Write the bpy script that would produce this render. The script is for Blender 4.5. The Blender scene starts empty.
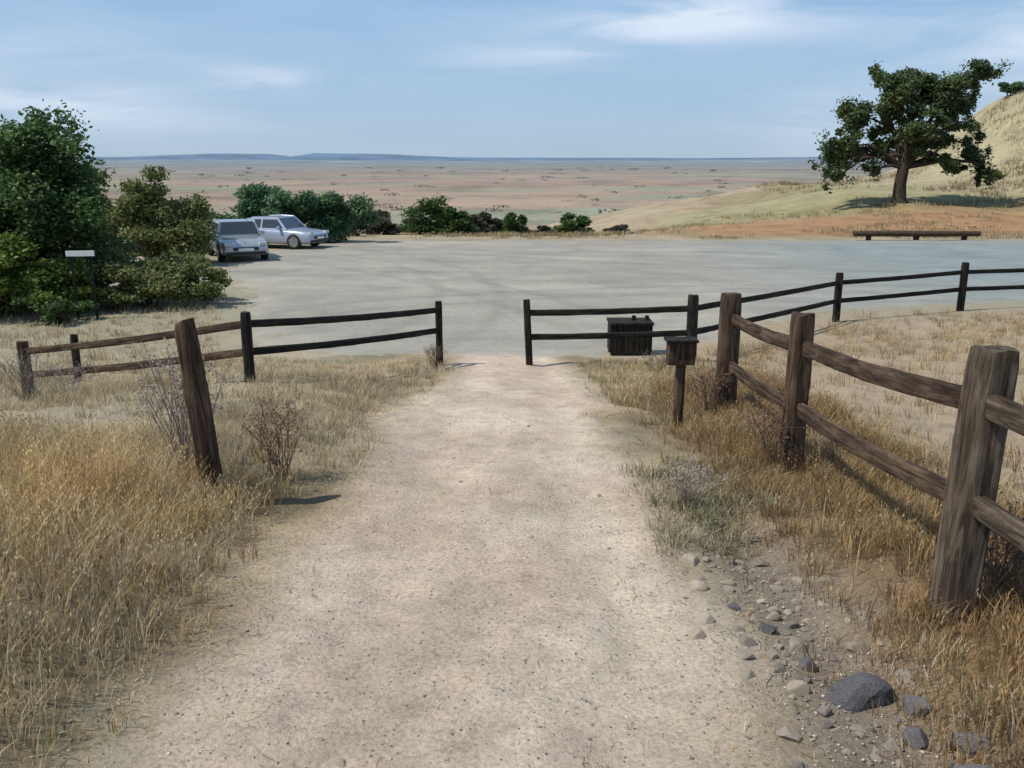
import bpy, math, random
import numpy as np
from mathutils import Vector, Matrix
random.seed(7)
rng = np.random.default_rng(11)
sc = bpy.context.scene
COL = sc.collection
R = math.radians

# ------------------------------------------------------------------ noise
def _hash(ix, iy, seed):
    n = (ix.astype(np.int64) * 374761393 + iy.astype(np.int64) * 668265263 + seed * 974634777) & 0x7fffffff
    n = ((n ^ (n >> 13)) * 1274126177) & 0x7fffffff
    n = n ^ (n >> 16)
    return (n & 0xffff) / 65535.0
def vnoise(x, y, seed=0):
    x = np.asarray(x, float); y = np.asarray(y, float)
    ix = np.floor(x); iy = np.floor(y); fx = x - ix; fy = y - iy
    fx = fx * fx * (3 - 2 * fx); fy = fy * fy * (3 - 2 * fy)
    a = _hash(ix, iy, seed); b = _hash(ix + 1, iy, seed)
    c = _hash(ix, iy + 1, seed); d = _hash(ix + 1, iy + 1, seed)
    return (a * (1 - fx) + b * fx) * (1 - fy) + (c * (1 - fx) + d * fx) * fy
def fbm(x, y, seed=0, oct=4):
    v = 0; a = 0.5; t = 0
    for o in range(oct):
        v = v + a * vnoise(np.asarray(x) * 2 ** o + 17.3 * o, np.asarray(y) * 2 ** o - 9.1 * o, seed + o); t += a; a *= .5
    return v / t
def sstep(a, b, v):
    t = np.clip((v - a) / (b - a), 0, 1); return t * t * (3 - 2 * t)

# ------------------------------------------------------------------ terrain shape
_py = np.arange(-40, 9000, .25)
_pz = np.interp(_py, [-40, 0, 3, 5.5, 7.3, 10, 13, 15, 18, 25, 43, 52, 80, 150, 400, 9000],
                [1.0, 0, -.16, -.34, -.52, -.93, -1.36, -1.52, -1.68, -1.82, -2.02, -2.5, -6, -12, -15, -17])
_k = np.ones(7) / 7
_pz = np.convolve(np.pad(_pz, 3, mode='edge'), _k, mode='valid')
def path_mask(x, y):
    w = (fbm(x * 1.3, y * 1.3, 5, 3) - .5) * .55
    l = -1.05 - .25 * sstep(4, 1, y) + .25 * sstep(6, 12, y)
    r = .82 + .0 * y
    m = sstep(l - .28, l + .28, x + w) * (1 - sstep(r - .25, r + .25, x + w * .8))
    return m * (1 - sstep(14.5, 16, y))
def height(x, y, fine=True):
    x = np.asarray(x, float); y = np.asarray(y, float)
    z = np.interp(y, _py, _pz)
    z = z - .35 * sstep(-3, -7, x) * sstep(5, 10, y) * (1 - sstep(16, 24, y))
    z = z + .028 * np.clip(x - 2, 0, 20) * (1 - sstep(18, 24, y)) * sstep(3, 9, y)
    # shallow ditch on the right of the path and banked verge
    ed = sstep(-2, .5, y) * (1 - sstep(9, 12, y))
    z = z - .05 * np.exp(-((x - 1.22) / .22) ** 2) * ed * (1 - sstep(4, 6, y))
    z = z + .10 * np.exp(-((x - 2.3) / .5) ** 2) * ed + .10 * sstep(-1.2, -2.0, x) * (1 - sstep(-2.6, -4, x)*.4) * ed
    crest = np.interp(x, [-5, 5, 14, 21, 26, 33, 38, 43, 48.5, 60, 100, 200], [-8, -4.6, -2.9, -2.0, -.95, -.8, .1, 2.6, 7.4, 11, 14, 17])
    t = sstep(42, 76, y)
    t2 = sstep(43, 92, y)
    tt = np.where(crest > -.6, t2 * .6 + t * .4, t)
    zh = -2.02 + (crest + 2.02) * tt
    s2 = 1 - sstep(94, 122, y)
    zh = zh * s2 + z * (1 - s2)
    z = np.where((y > 42) & (zh > z), zh, z)
    if fine:
        a = 1 - sstep(12.5, 14.5, y)
        pm = path_mask(x, y)
        z = z + ((fbm(x * 1.7, y * 1.1, 21, 3) - .5) * .09 + (fbm(x * 9, y * 9, 22, 3) - .5) * (.028 - .012 * pm)) * a
        z = z - .025 * pm * (np.exp(-((x + .55) / .2) ** 2) + np.exp(-((x - .42) / .2) ** 2)) * a
        b = sstep(46, 60, y) * (1 - sstep(200, 400, y))
        z = z + (fbm(x * .12, y * .12, 31, 4) - .5) * 1.1 * b
    return z
def gz(x, y): return float(height(np.array([x]), np.array([y]))[0])

# ------------------------------------------------------------------ materials
def newmat(name):
    m = bpy.data.materials.new(name); m.use_nodes = True
    nt = m.node_tree; b = nt.nodes['Principled BSDF']; return m, nt, b
def N(nt, t, **kw):
    n = nt.nodes.new(t)
    for k, v in kw.items():
        if k.startswith('i_'):
            n.inputs[k[2:].replace('_', ' ')].default_value = v
        else: setattr(n, k, v)
    return n
def ramp(nt, fac, stops):
    r = nt.nodes.new('ShaderNodeValToRGB'); e = r.color_ramp.elements
    e[0].position, e[0].color = stops[0][0], (*stops[0][1], 1)
    e[1].position, e[1].color = stops[-1][0], (*stops[-1][1], 1)
    for p, c in stops[1:-1]:
        k = e.new(p); k.color = (*c, 1)
    nt.links.new(fac, r.inputs[0]); return r
def mix(nt, typ, fac, a, b):
    m = nt.nodes.new('ShaderNodeMix'); m.data_type = 'RGBA'; m.blend_type = typ
    if isinstance(fac, (int, float)): m.inputs[0].default_value = fac
    else: nt.links.new(fac, m.inputs[0])
    for i, v in ((6, a), (7, b)):
        if isinstance(v, tuple): m.inputs[i].default_value = (*v, 1)
        else: nt.links.new(v, m.inputs[i])
    return m.outputs[2]

def mat_terrain():
    m, nt, b = newmat('dry_earth')
    at = N(nt, 'ShaderNodeAttribute', attribute_name='Col')
    geo = N(nt, 'ShaderNodeNewGeometry')
    n1 = N(nt, 'ShaderNodeTexNoise', i_Scale=6.0, i_Detail=8.0, i_Roughness=.65)
    n2 = N(nt, 'ShaderNodeTexNoise', i_Scale=55.0, i_Detail=6.0, i_Roughness=.75)
    v = N(nt, 'ShaderNodeTexVoronoi', i_Scale=38.0)
    v2 = N(nt, 'ShaderNodeTexVoronoi', i_Scale=13.0)
    for n in (n1, n2, v, v2): nt.links.new(geo.outputs['Position'], n.inputs['Vector'])
    r1 = ramp(nt, n1.outputs[0], [(.3, (.80, .79, .78)), (.5, (1, 1, 1)), (.7, (1.14, 1.13, 1.11))])
    r2 = ramp(nt, n2.outputs[0], [(.32, (.55, .53, .5)), (.5, (1, 1, 1)), (.68, (1.3, 1.3, 1.3))])
    c = mix(nt, 'MULTIPLY', 1.0, at.outputs['Color'], r1.outputs[0])
    c = mix(nt, 'MULTIPLY', .85, c, r2.outputs[0])
    n3 = N(nt, 'ShaderNodeTexNoise', i_Scale=.45, i_Detail=9.0, i_Roughness=.72); nt.links.new(geo.outputs['Position'], n3.inputs['Vector'])
    r3 = ramp(nt, n3.outputs[0], [(.34, (.72, .70, .66)), (.5, (1, 1, 1)), (.66, (1.2, 1.18, 1.12))])
    ln = N(nt, 'ShaderNodeVectorMath', operation='LENGTH'); nt.links.new(geo.outputs['Position'], ln.inputs[0])
    lf = N(nt, 'ShaderNodeMapRange'); lf.inputs[1].default_value = 20; lf.inputs[2].default_value = 45; nt.links.new(ln.outputs['Value'], lf.inputs[0])
    c = mix(nt, 'MULTIPLY', lf.outputs[0], c, r3.outputs[0])
    n4 = N(nt, 'ShaderNodeTexNoise', i_Scale=.02, i_Detail=9.0, i_Roughness=.7); nt.links.new(geo.outputs['Position'], n4.inputs['Vector'])
    r4 = ramp(nt, n4.outputs[0], [(.38, (.70, .74, .72)), (.5, (1, 1, 1)), (.62, (1.14, 1.1, 1.05))])
    lf2 = N(nt, 'ShaderNodeMapRange'); lf2.inputs[1].default_value = 90; lf2.inputs[2].default_value = 200; nt.links.new(ln.outputs['Value'], lf2.inputs[0])
    c = mix(nt, 'MULTIPLY', lf2.outputs[0], c, r4.outputs[0])
    # pebbles
    pr = ramp(nt, v.outputs['Distance'], [(.14, (1, 1, 1)), (.24, (0, 0, 0))])
    pc = mix(nt, 'MIX', .45, v.outputs['Color'], (.5, .48, .45))
    sep = N(nt, 'ShaderNodeSeparateColor'); nt.links.new(v.outputs['Color'], sep.inputs[0])
    gt = N(nt, 'ShaderNodeMath', operation='GREATER_THAN'); gt.inputs[1].default_value = .72
    nt.links.new(sep.outputs[0], gt.inputs[0])
    ml = N(nt, 'ShaderNodeMath', operation='MULTIPLY'); nt.links.new(gt.outputs[0], ml.inputs[0]); nt.links.new(pr.outputs[0], ml.inputs[1])
    bw = N(nt, 'ShaderNodeRGBToBW'); nt.links.new(pc, bw.inputs[0])
    pcol = ramp(nt, bw.outputs[0], [(.3, (.12, .11, .1)), (.7, (.55, .5, .44))])
    c = mix(nt, 'MIX', ml.outputs[0], c, pcol.outputs[0])
    nt.links.new(c, b.inputs['Base Color'])
    b.inputs['Roughness'].default_value = .95
    b.inputs['Specular IOR Level'].default_value = .15
    add = N(nt, 'ShaderNodeMath', operation='ADD'); nt.links.new(n2.outputs[0], add.inputs[0]); nt.links.new(ml.outputs[0], add.inputs[1])
    add2 = N(nt, 'ShaderNodeMath', operation='ADD'); nt.links.new(n1.outputs[0], add2.inputs[0]); nt.links.new(add.outputs[0], add2.inputs[1])
    bp = N(nt, 'ShaderNodeBump', i_Strength=.9, i_Distance=.02); nt.links.new(add2.outputs[0], bp.inputs['Height'])
    nt.links.new(bp.outputs[0], b.inputs['Normal'])
    return m
def mat_lot():
    m, nt, b = newmat('worn_gravel_asphalt')
    geo = N(nt, 'ShaderNodeNewGeometry')
    mp = N(nt, 'ShaderNodeMapping'); mp.inputs['Scale'].default_value = (.16, .34, 1)
    nt.links.new(geo.outputs['Position'], mp.inputs[0])
    n1 = N(nt, 'ShaderNodeTexNoise', i_Scale=1.0, i_Detail=6.0, i_Roughness=.6); nt.links.new(mp.outputs[0], n1.inputs['Vector'])
    n2 = N(nt, 'ShaderNodeTexNoise', i_Scale=18.0, i_Detail=8.0, i_Roughness=.8); nt.links.new(geo.outputs['Position'], n2.inputs['Vector'])
    sx = N(nt, 'ShaderNodeSeparateXYZ'); nt.links.new(geo.outputs['Position'], sx.inputs[0])
    mr = N(nt, 'ShaderNodeMapRange'); mr.inputs[1].default_value = 5; mr.inputs[2].default_value = 14
    nt.links.new(sx.outputs[0], mr.inputs[0])
    mw = N(nt, 'ShaderNodeMapRange'); mw.inputs[1].default_value = 36; mw.inputs[2].default_value = 44
    nt.links.new(sx.outputs[1], mw.inputs[0])
    r1 = ramp(nt, n1.outputs[0], [(.3, (.245, .23, .19)), (.5, (.285, .265, .22)), (.7, (.335, .31, .255))])
    c = mix(nt, 'MIX', mr.outputs[0], r1.outputs[0], (.205, .235, .225))
    wm = N(nt, 'ShaderNodeMath', operation='MULTIPLY'); nt.links.new(mw.outputs[0], wm.inputs[0]); wm.inputs[1].default_value = .45
    c = mix(nt, 'MIX', wm.outputs[0], c, (.30, .25, .21))
    r2 = ramp(nt, n2.outputs[0], [(.3, (.72, .72, .72)), (.7, (1.25, 1.25, 1.25))])
    c = mix(nt, 'MULTIPLY', 1.0, c, r2.outputs[0])
    # streaks of wheel dust
    n3 = N(nt, 'ShaderNodeTexNoise', i_Scale=2.2, i_Detail=4.0); nt.links.new(mp.outputs[0], n3.inputs['Vector'])
    r3 = ramp(nt, n3.outputs[0], [(.40, (.93, .93, .93)), (.62, (1.07, 1.06, 1.04))])
    c = mix(nt, 'MULTIPLY', 1.0, c, r3.outputs[0])
    vg = N(nt, 'ShaderNodeTexVoronoi', i_Scale=7.0); nt.links.new(geo.outputs['Position'], vg.inputs['Vector'])
    rg = ramp(nt, vg.outputs['Distance'], [(.05, (1.25, 1.22, 1.16)), (.22, (1, 1, 1)), (.7, (.93, .93, .93))]); c = mix(nt, 'MULTIPLY', .8, c, rg.outputs[0])
    nb_ = N(nt, 'ShaderNodeTexNoise', i_Scale=.55, i_Detail=9.0, i_Roughness=.72, i_Distortion=.5); nt.links.new(geo.outputs['Position'], nb_.inputs['Vector'])
    rb_ = ramp(nt, nb_.outputs[0], [(.34, (.82, .82, .83)), (.48, (1, 1, 1)), (.64, (1.14, 1.12, 1.07))]); c = mix(nt, 'MULTIPLY', 1.0, c, rb_.outputs[0])
    wn = N(nt, 'ShaderNodeTexNoise', i_Scale=.5, i_Detail=3.0); nt.links.new(geo.outputs['Position'], wn.inputs['Vector'])
    wv = N(nt, 'ShaderNodeVectorMath', operation='MULTIPLY_ADD'); nt.links.new(wn.outputs['Color'], wv.inputs[0]); wv.inputs[1].default_value = (.7, .7, 0); nt.links.new(geo.outputs['Position'], wv.inputs[2])
    for (cx_, cy_, rad_) in ((-22, 22, 20.5), (-22, 22, 22.1), (9, 2, 22), (9, 2, 23.5), (18, 60, 30), (18, 60, 31.6), (-30, 8, 33), (-30, 8, 34.6)):
        sb = N(nt, 'ShaderNodeVectorMath', operation='SUBTRACT'); nt.links.new(wv.outputs[0], sb.inputs[0]); sb.inputs[1].default_value = (cx_, cy_, -1.9)
        le_ = N(nt, 'ShaderNodeVectorMath', operation='LENGTH'); nt.links.new(sb.outputs[0], le_.inputs[0])
        s1 = N(nt, 'ShaderNodeMath', operation='SUBTRACT'); nt.links.new(le_.outputs['Value'], s1.inputs[0]); s1.inputs[1].default_value = rad_
        s2 = N(nt, 'ShaderNodeMath', operation='ABSOLUTE'); nt.links.new(s1.outputs[0], s2.inputs[0])
        s3 = N(nt, 'ShaderNodeMapRange'); s3.inputs[1].default_value = .10; s3.inputs[2].default_value = .30; s3.inputs[3].default_value = 1; s3.inputs[4].default_value = 0; nt.links.new(s2.outputs[0], s3.inputs[0])
        s4 = N(nt, 'ShaderNodeMath', operation='MULTIPLY'); nt.links.new(s3.outputs[0], s4.inputs[0]); nt.links.new(nb_.outputs[0], s4.inputs[1])
        c = mix(nt, 'MULTIPLY', s4.outputs[0], c, (.78, .77, .76))
    ea = N(nt, 'ShaderNodeAttribute', attribute_name='edge'); ca = N(nt, 'ShaderNodeAttribute', attribute_name='Col')
    es = N(nt, 'ShaderNodeMath', operation='ADD'); nt.links.new(ea.outputs['Fac'], es.inputs[0])
    en = N(nt, 'ShaderNodeMapRange'); en.inputs[1].default_value = .3; en.inputs[2].default_value = .7; en.inputs[3].default_value = -.35; en.inputs[4].default_value = .35
    nt.links.new(n2.outputs[0], en.inputs[0]); em = N(nt, 'ShaderNodeMath', operation='MULTIPLY'); nt.links.new(en.outputs[0], em.inputs[0]); nt.links.new(ea.outputs['Fac'], em.inputs[1])
    nt.links.new(em.outputs[0], es.inputs[1]); es.use_clamp = True
    c = mix(nt, 'MIX', es.outputs[0], c, ca.outputs['Color'])
    nt.links.new(c, b.inputs['Base Color']); b.inputs['Roughness'].default_value = .9
    bp = N(nt, 'ShaderNodeBump', i_Strength=.6, i_Distance=.01); nt.links.new(n2.outputs[0], bp.inputs['Height'])
    nt.links.new(bp.outputs[0], b.inputs['Normal'])
    return m
def mat_wood(name, dark, light, grain=1.0):
    m, nt, b = newmat(name)
    tc = N(nt, 'ShaderNodeTexCoord')
    oi = N(nt, 'ShaderNodeObjectInfo')
    ad = N(nt, 'ShaderNodeVectorMath', operation='ADD')
    cm = N(nt, 'ShaderNodeCombineXYZ'); 
    rm = N(nt, 'ShaderNodeMath', operation='MULTIPLY'); rm.inputs[1].default_value = 17.0
    nt.links.new(oi.outputs['Random'], rm.inputs[0])
    for i in range(3): nt.links.new(rm.outputs[0], cm.inputs[i])
    nt.links.new(tc.outputs['Object'], ad.inputs[0]); nt.links.new(cm.outputs[0], ad.inputs[1])
    mp = N(nt, 'ShaderNodeMapping'); mp.inputs['Scale'].default_value = (30, 30, 2.4)
    nt.links.new(ad.outputs[0], mp.inputs[0])
    n1 = N(nt, 'ShaderNodeTexNoise', i_Scale=1.0, i_Detail=9.0, i_Roughness=.72, i_Distortion=.9); nt.links.new(mp.outputs[0], n1.inputs['Vector'])
    n2 = N(nt, 'ShaderNodeTexNoise', i_Scale=7.0, i_Detail=6.0); nt.links.new(ad.outputs[0], n2.inputs['Vector'])
    r1 = ramp(nt, n1.outputs[0], [(.36, tuple(c * .35 for c in dark)), (.46, dark), (.66, light)])
    r2 = ramp(nt, n2.outputs[0], [(.3, (.6, .57, .52)), (.7, (1.25, 1.22, 1.2))])
    c = mix(nt, 'MULTIPLY', 1.0, r1.outputs[0], r2.outputs[0])
    nt.links.new(c, b.inputs['Base Color']); b.inputs['Roughness'].default_value = .85
    b.inputs['Specular IOR Level'].default_value = .25
    bp = N(nt, 'ShaderNodeBump', i_Strength=.9, i_Distance=.008 * grain); nt.links.new(n1.outputs[0], bp.inputs['Height'])
    nt.links.new(bp.outputs[0], b.inputs['Normal'])
    return m
def mat_leaf(name, dark, mid, light, scale=.9, transl=.35):
    m, nt, b = newmat(name)
    geo = N(nt, 'ShaderNodeNewGeometry')
    n1 = N(nt, 'ShaderNodeTexNoise', i_Scale=scale, i_Detail=3.0); nt.links.new(geo.outputs['Position'], n1.inputs['Vector'])
    n2 = N(nt, 'ShaderNodeTexNoise', i_Scale=scale * 14, i_Detail=2.0); nt.links.new(geo.outputs['Position'], n2.inputs['Vector'])
    ma = N(nt, 'ShaderNodeMath', operation='MULTIPLY_ADD'); nt.links.new(n2.outputs[0], ma.inputs[0]); ma.inputs[1].default_value = .6
    mb = N(nt, 'ShaderNodeMath', operation='MULTIPLY'); nt.links.new(n1.outputs[0], mb.inputs[0]); mb.inputs[1].default_value = .5
    nt.links.new(mb.outputs[0], ma.inputs[2])
    r = ramp(nt, ma.outputs[0], [(.38, dark), (.54, mid), (.7, light)])
    nt.links.new(r.outputs[0], b.inputs['Base Color']); b.inputs['Roughness'].default_value = .6
    b.inputs['Specular IOR Level'].default_value = .3
    tr = N(nt, 'ShaderNodeBsdfTranslucent'); nt.links.new(r.outputs[0], tr.inputs[0])
    ms = N(nt, 'ShaderNodeMixShader'); ms.inputs[0].default_value = transl
    nt.links.new(b.outputs[0], ms.inputs[1]); nt.links.new(tr.outputs[0], ms.inputs[2])
    nt.links.new(ms.outputs[0], nt.nodes['Material Output'].inputs[0])
    return m
def mat_attr(name, transl=.3, rough=.8):
    m, nt, b = newmat(name)
    at = N(nt, 'ShaderNodeAttribute', attribute_name='Col')
    nt.links.new(at.outputs['Color'], b.inputs['Base Color']); b.inputs['Roughness'].default_value = rough
    b.inputs['Specular IOR Level'].default_value = .15
    tr = N(nt, 'ShaderNodeBsdfTranslucent'); nt.links.new(at.outputs['Color'], tr.inputs[0])
    ms = N(nt, 'ShaderNodeMixShader'); ms.inputs[0].default_value = transl
    nt.links.new(b.outputs[0], ms.inputs[1]); nt.links.new(tr.outputs[0], ms.inputs[2])
    nt.links.new(ms.outputs[0], nt.nodes['Material Output'].inputs[0])
    return m
def mat_plain(name, c, rough=.6, metal=0, coat=0, var=.12, scale=8):
    m, nt, b = newmat(name)
    tc = N(nt, 'ShaderNodeTexCoord')
    n = N(nt, 'ShaderNodeTexNoise', i_Scale=float(scale), i_Detail=5.0); nt.links.new(tc.outputs['Object'], n.inputs['Vector'])
    r = ramp(nt, n.outputs[0], [(.3, tuple(v * (1 - var) for v in c)), (.7, tuple(min(1, v * (1 + var)) for v in c))])
    nt.links.new(r.outputs[0], b.inputs['Base Color'])
    b.inputs['Roughness'].default_value = rough; b.inputs['Metallic'].default_value = metal
    b.inputs['Coat Weight'].default_value = coat
    return m
def mat_stone(name, a, c):
    m, nt, b = newmat(name)
    tc = N(nt, 'ShaderNodeTexCoord'); oi = N(nt, 'ShaderNodeObjectInfo')
    n = N(nt, 'ShaderNodeTexNoise', i_Scale=14.0, i_Detail=8.0, i_Roughness=.7); nt.links.new(tc.outputs['Object'], n.inputs['Vector'])
    r = ramp(nt, n.outputs[0], [(.32, a), (.68, c)])
    r2 = ramp(nt, oi.outputs['Random'], [(0, (.6, .6, .62)), (1, (1.35, 1.3, 1.22))])
    cc = mix(nt, 'MULTIPLY', 1.0, r.outputs[0], r2.outputs[0])
    nt.links.new(cc, b.inputs['Base Color']); b.inputs['Roughness'].default_value = .85
    bp = N(nt, 'ShaderNodeBump', i_Strength=.8, i_Distance=.01); nt.links.new(n.outputs[0], bp.inputs['Height'])
    nt.links.new(bp.outputs[0], b.inputs['Normal'])
    return m

M_TER = mat_terrain(); M_LOT = mat_lot()
M_WOOD = mat_wood('weathered_grey_wood', (.06, .043, .03), (.20, .165, .125))
M_WOODB = mat_wood('brown_weathered_wood', (.045, .028, .018), (.15, .105, .07))
M_WOODD = mat_wood('dark_stained_wood', (.012, .010, .008), (.045, .038, .03))
M_BARK = mat_wood('bark', (.035, .028, .02), (.12, .1, .075))
M_GRASS = mat_attr('dry_grass', .35)

# ------------------------------------------------------------------ object helpers
def put(o, parent=None):
    COL.objects.link(o)
    if parent is not None: o.parent = parent
    return o
def tag(o, label=None, cat=None, group=None, kind=None):
    if label: o['label'] = label
    if cat: o['category'] = cat
    if group: o['group'] = group
    if kind: o['kind'] = kind
    return o
def empty(name, loc=(0, 0, 0), rz=0):
    o = bpy.data.objects.new(name, None); o.location = loc; o.rotation_euler = (0, 0, rz); o.empty_display_size = .3
    return put(o)
def mesh_np(name, V, F, mat, parent=None, cols=None, smooth=False, loc=None):
    V = np.asarray(V, np.float32); F = np.asarray(F, np.int32)
    me = bpy.data.meshes.new(name)
    k = F.shape[1]
    me.vertices.add(len(V)); me.vertices.foreach_set('co', V.ravel())
    me.loops.add(F.size); me.loops.foreach_set('vertex_index', F.ravel())
    me.polygons.add(len(F)); me.polygons.foreach_set('loop_start', np.arange(0, F.size, k, dtype=np.int32))
    me.polygons.foreach_set('loop_total', np.full(len(F), k, np.int32))
    if smooth: me.polygons.foreach_set('use_smooth', np.ones(len(F), bool))
    me.update(calc_edges=True)
    if cols is not None:
        a = me.color_attributes.new('Col', 'FLOAT_COLOR', 'POINT')
        c4 = np.ones((len(V), 4), np.float32); c4[:, :3] = cols
        a.data.foreach_set('color', c4.ravel())
    me.materials.append(mat)
    o = bpy.data.objects.new(name, me)
    if loc is not None: o.location = loc
    return put(o, parent)
class MB:
    """collects polygons for one mesh"""
    def __init__(s): s.v = []; s.f = []; s.sm = []
    def add(s, vs, fs, smooth=False):
        b = len(s.v); s.v += [tuple(v) for v in vs]; s.f += [tuple(i + b for i in f) for f in fs]; s.sm += [smooth] * len(fs)
    def box(s, lo, hi, mtx=None):
        x0, y0, z0 = lo; x1, y1, z1 = hi
        vs = [Vector(p) for p in ((x0, y0, z0), (x1, y0, z0), (x1, y1, z0), (x0, y1, z0), (x0, y0, z1), (x1, y0, z1), (x1, y1, z1), (x0, y1, z1))]
        if mtx is not None: vs = [mtx @ v for v in vs]
        s.add(vs, [(0, 3, 2, 1), (4, 5, 6, 7), (0, 1, 5, 4), (1, 2, 6, 5), (2, 3, 7, 6), (3, 0, 4, 7)])
    def tube(s, pts, rad, n=8, wob=0, cap=True):
        pts = [Vector(p) for p in pts]; rings = []
        for i, p in enumerate(pts):
            t = (pts[min(i + 1, len(pts) - 1)] - pts[max(i - 1, 0)]).normalized()
            a = t.orthogonal().normalized() if i == 0 else (rings[-1][1] - rings[-1][1].dot(t) * t).normalized()
            b = t.cross(a); r = rad[i] if hasattr(rad, '__len__') else rad
            rings.append(([p + (a * math.cos(2 * math.pi * k / n) + b * math.sin(2 * math.pi * k / n)) * r * (1 + random.uniform(-wob, wob)) for k in range(n)], a))
        vs = [v for rg, _ in rings for v in rg]; fs = []
        for i in range(len(pts) - 1):
            for k in range(n):
                fs.append((i * n + k, i * n + (k + 1) % n, (i + 1) * n + (k + 1) % n, (i + 1) * n + k))
        s.add(vs, fs, True)
        if cap:
            s.add(rings[0][0], [tuple(range(n))[::-1]]); s.add(rings[-1][0], [tuple(range(n))])
    def build(s, name, mat, parent=None, loc=None, bevel=0):
        me = bpy.data.meshes.new(name); me.from_pydata([tuple(v) for v in s.v], [], s.f); me.materials.append(mat)
        me.polygons.foreach_set('use_smooth', s.sm); me.update()
        o = bpy.data.objects.new(name, me)
        if loc is not None: o.location = loc
        put(o, parent)
        if bevel:
            md = o.modifiers.new('bevel', 'BEVEL'); md.width = bevel; md.segments = 2; md.limit_method = 'ANGLE'
        return o

def timber(name, p0, p1, w, d, mat, parent, rough=.006, up=None, seg=None, taper=1.0, bow=0.0, chip=0.0):
    """a worn length of wood from p0 to p1 with local +Z along its length"""
    p0 = Vector(p0); p1 = Vector(p1); ax = (p1 - p0); L = ax.length; az = ax.normalized()
    ref = Vector(up) if up else Vector((0, 1, 0))
    xx = ref.cross(az)
    if xx.length < .05: xx = Vector((1, 0, 0)).cross(az)
    xx.normalize(); yy = az.cross(xx)
    seg = seg or max(6, int(L / .07)); m = 16
    V = []; seed = random.random() * 50
    for i in range(seg + 1):
        t = i / seg; wz = w * (1 + (taper - 1) * t); dz = d * (1 + (taper - 1) * t)
        bx = bow * math.sin(math.pi * t) * .6; by = -bow * math.sin(math.pi * t)
        for k in range(m):
            a = 2 * math.pi * (k + .5) / m; ca, sa = math.cos(a), math.sin(a)
            q = 7.0; rr = (abs(ca) ** q + abs(sa) ** q) ** (-1 / q)
            nn = float(fbm(np.array([k * .9 + seed * 3]), np.array([t * L * 5 + seed]), 3, 3)[0]) - .5
            gr = (math.sin(k * 2.7 + seed) * .35) * rough
            rx = wz / 2 * rr * ca + (nn * 2 * rough + gr) * ca; ry = dz / 2 * rr * sa + (nn * 2 * rough + gr) * sa
            zz = t * L
            if i == seg and chip: zz += chip * (float(vnoise(np.array([k * .6 + seed]), np.array([seed]), 8)[0]) - .7)
            if i == seg: rx *= .93; ry *= .93
            V.append((rx + bx, ry + by, zz))
    F = [(i * m + k, i * m + (k + 1) % m, (i + 1) * m + (k + 1) % m, (i + 1) * m + k) for i in range(seg) for k in range(m)]
    me = bpy.data.meshes.new(name); me.from_pydata(V, [], F + [tuple(range(m))[::-1], tuple(range(seg * m, seg * m + m))])
    me.materials.append(mat); me.update()
    sm = [True] * len(F) + [False, False]; me.polygons.foreach_set('use_smooth', sm)
    o = bpy.data.objects.new(name, me)
    mt = Matrix((xx, yy, az)).transposed().to_4x4(); mt.translation = p0 - (parent.location if parent else Vector())
    o.matrix_basis = mt
    put(o, parent)
    md = o.modifiers.new('edges', 'EDGE_SPLIT'); md.split_angle = R(50)
    return o

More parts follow.
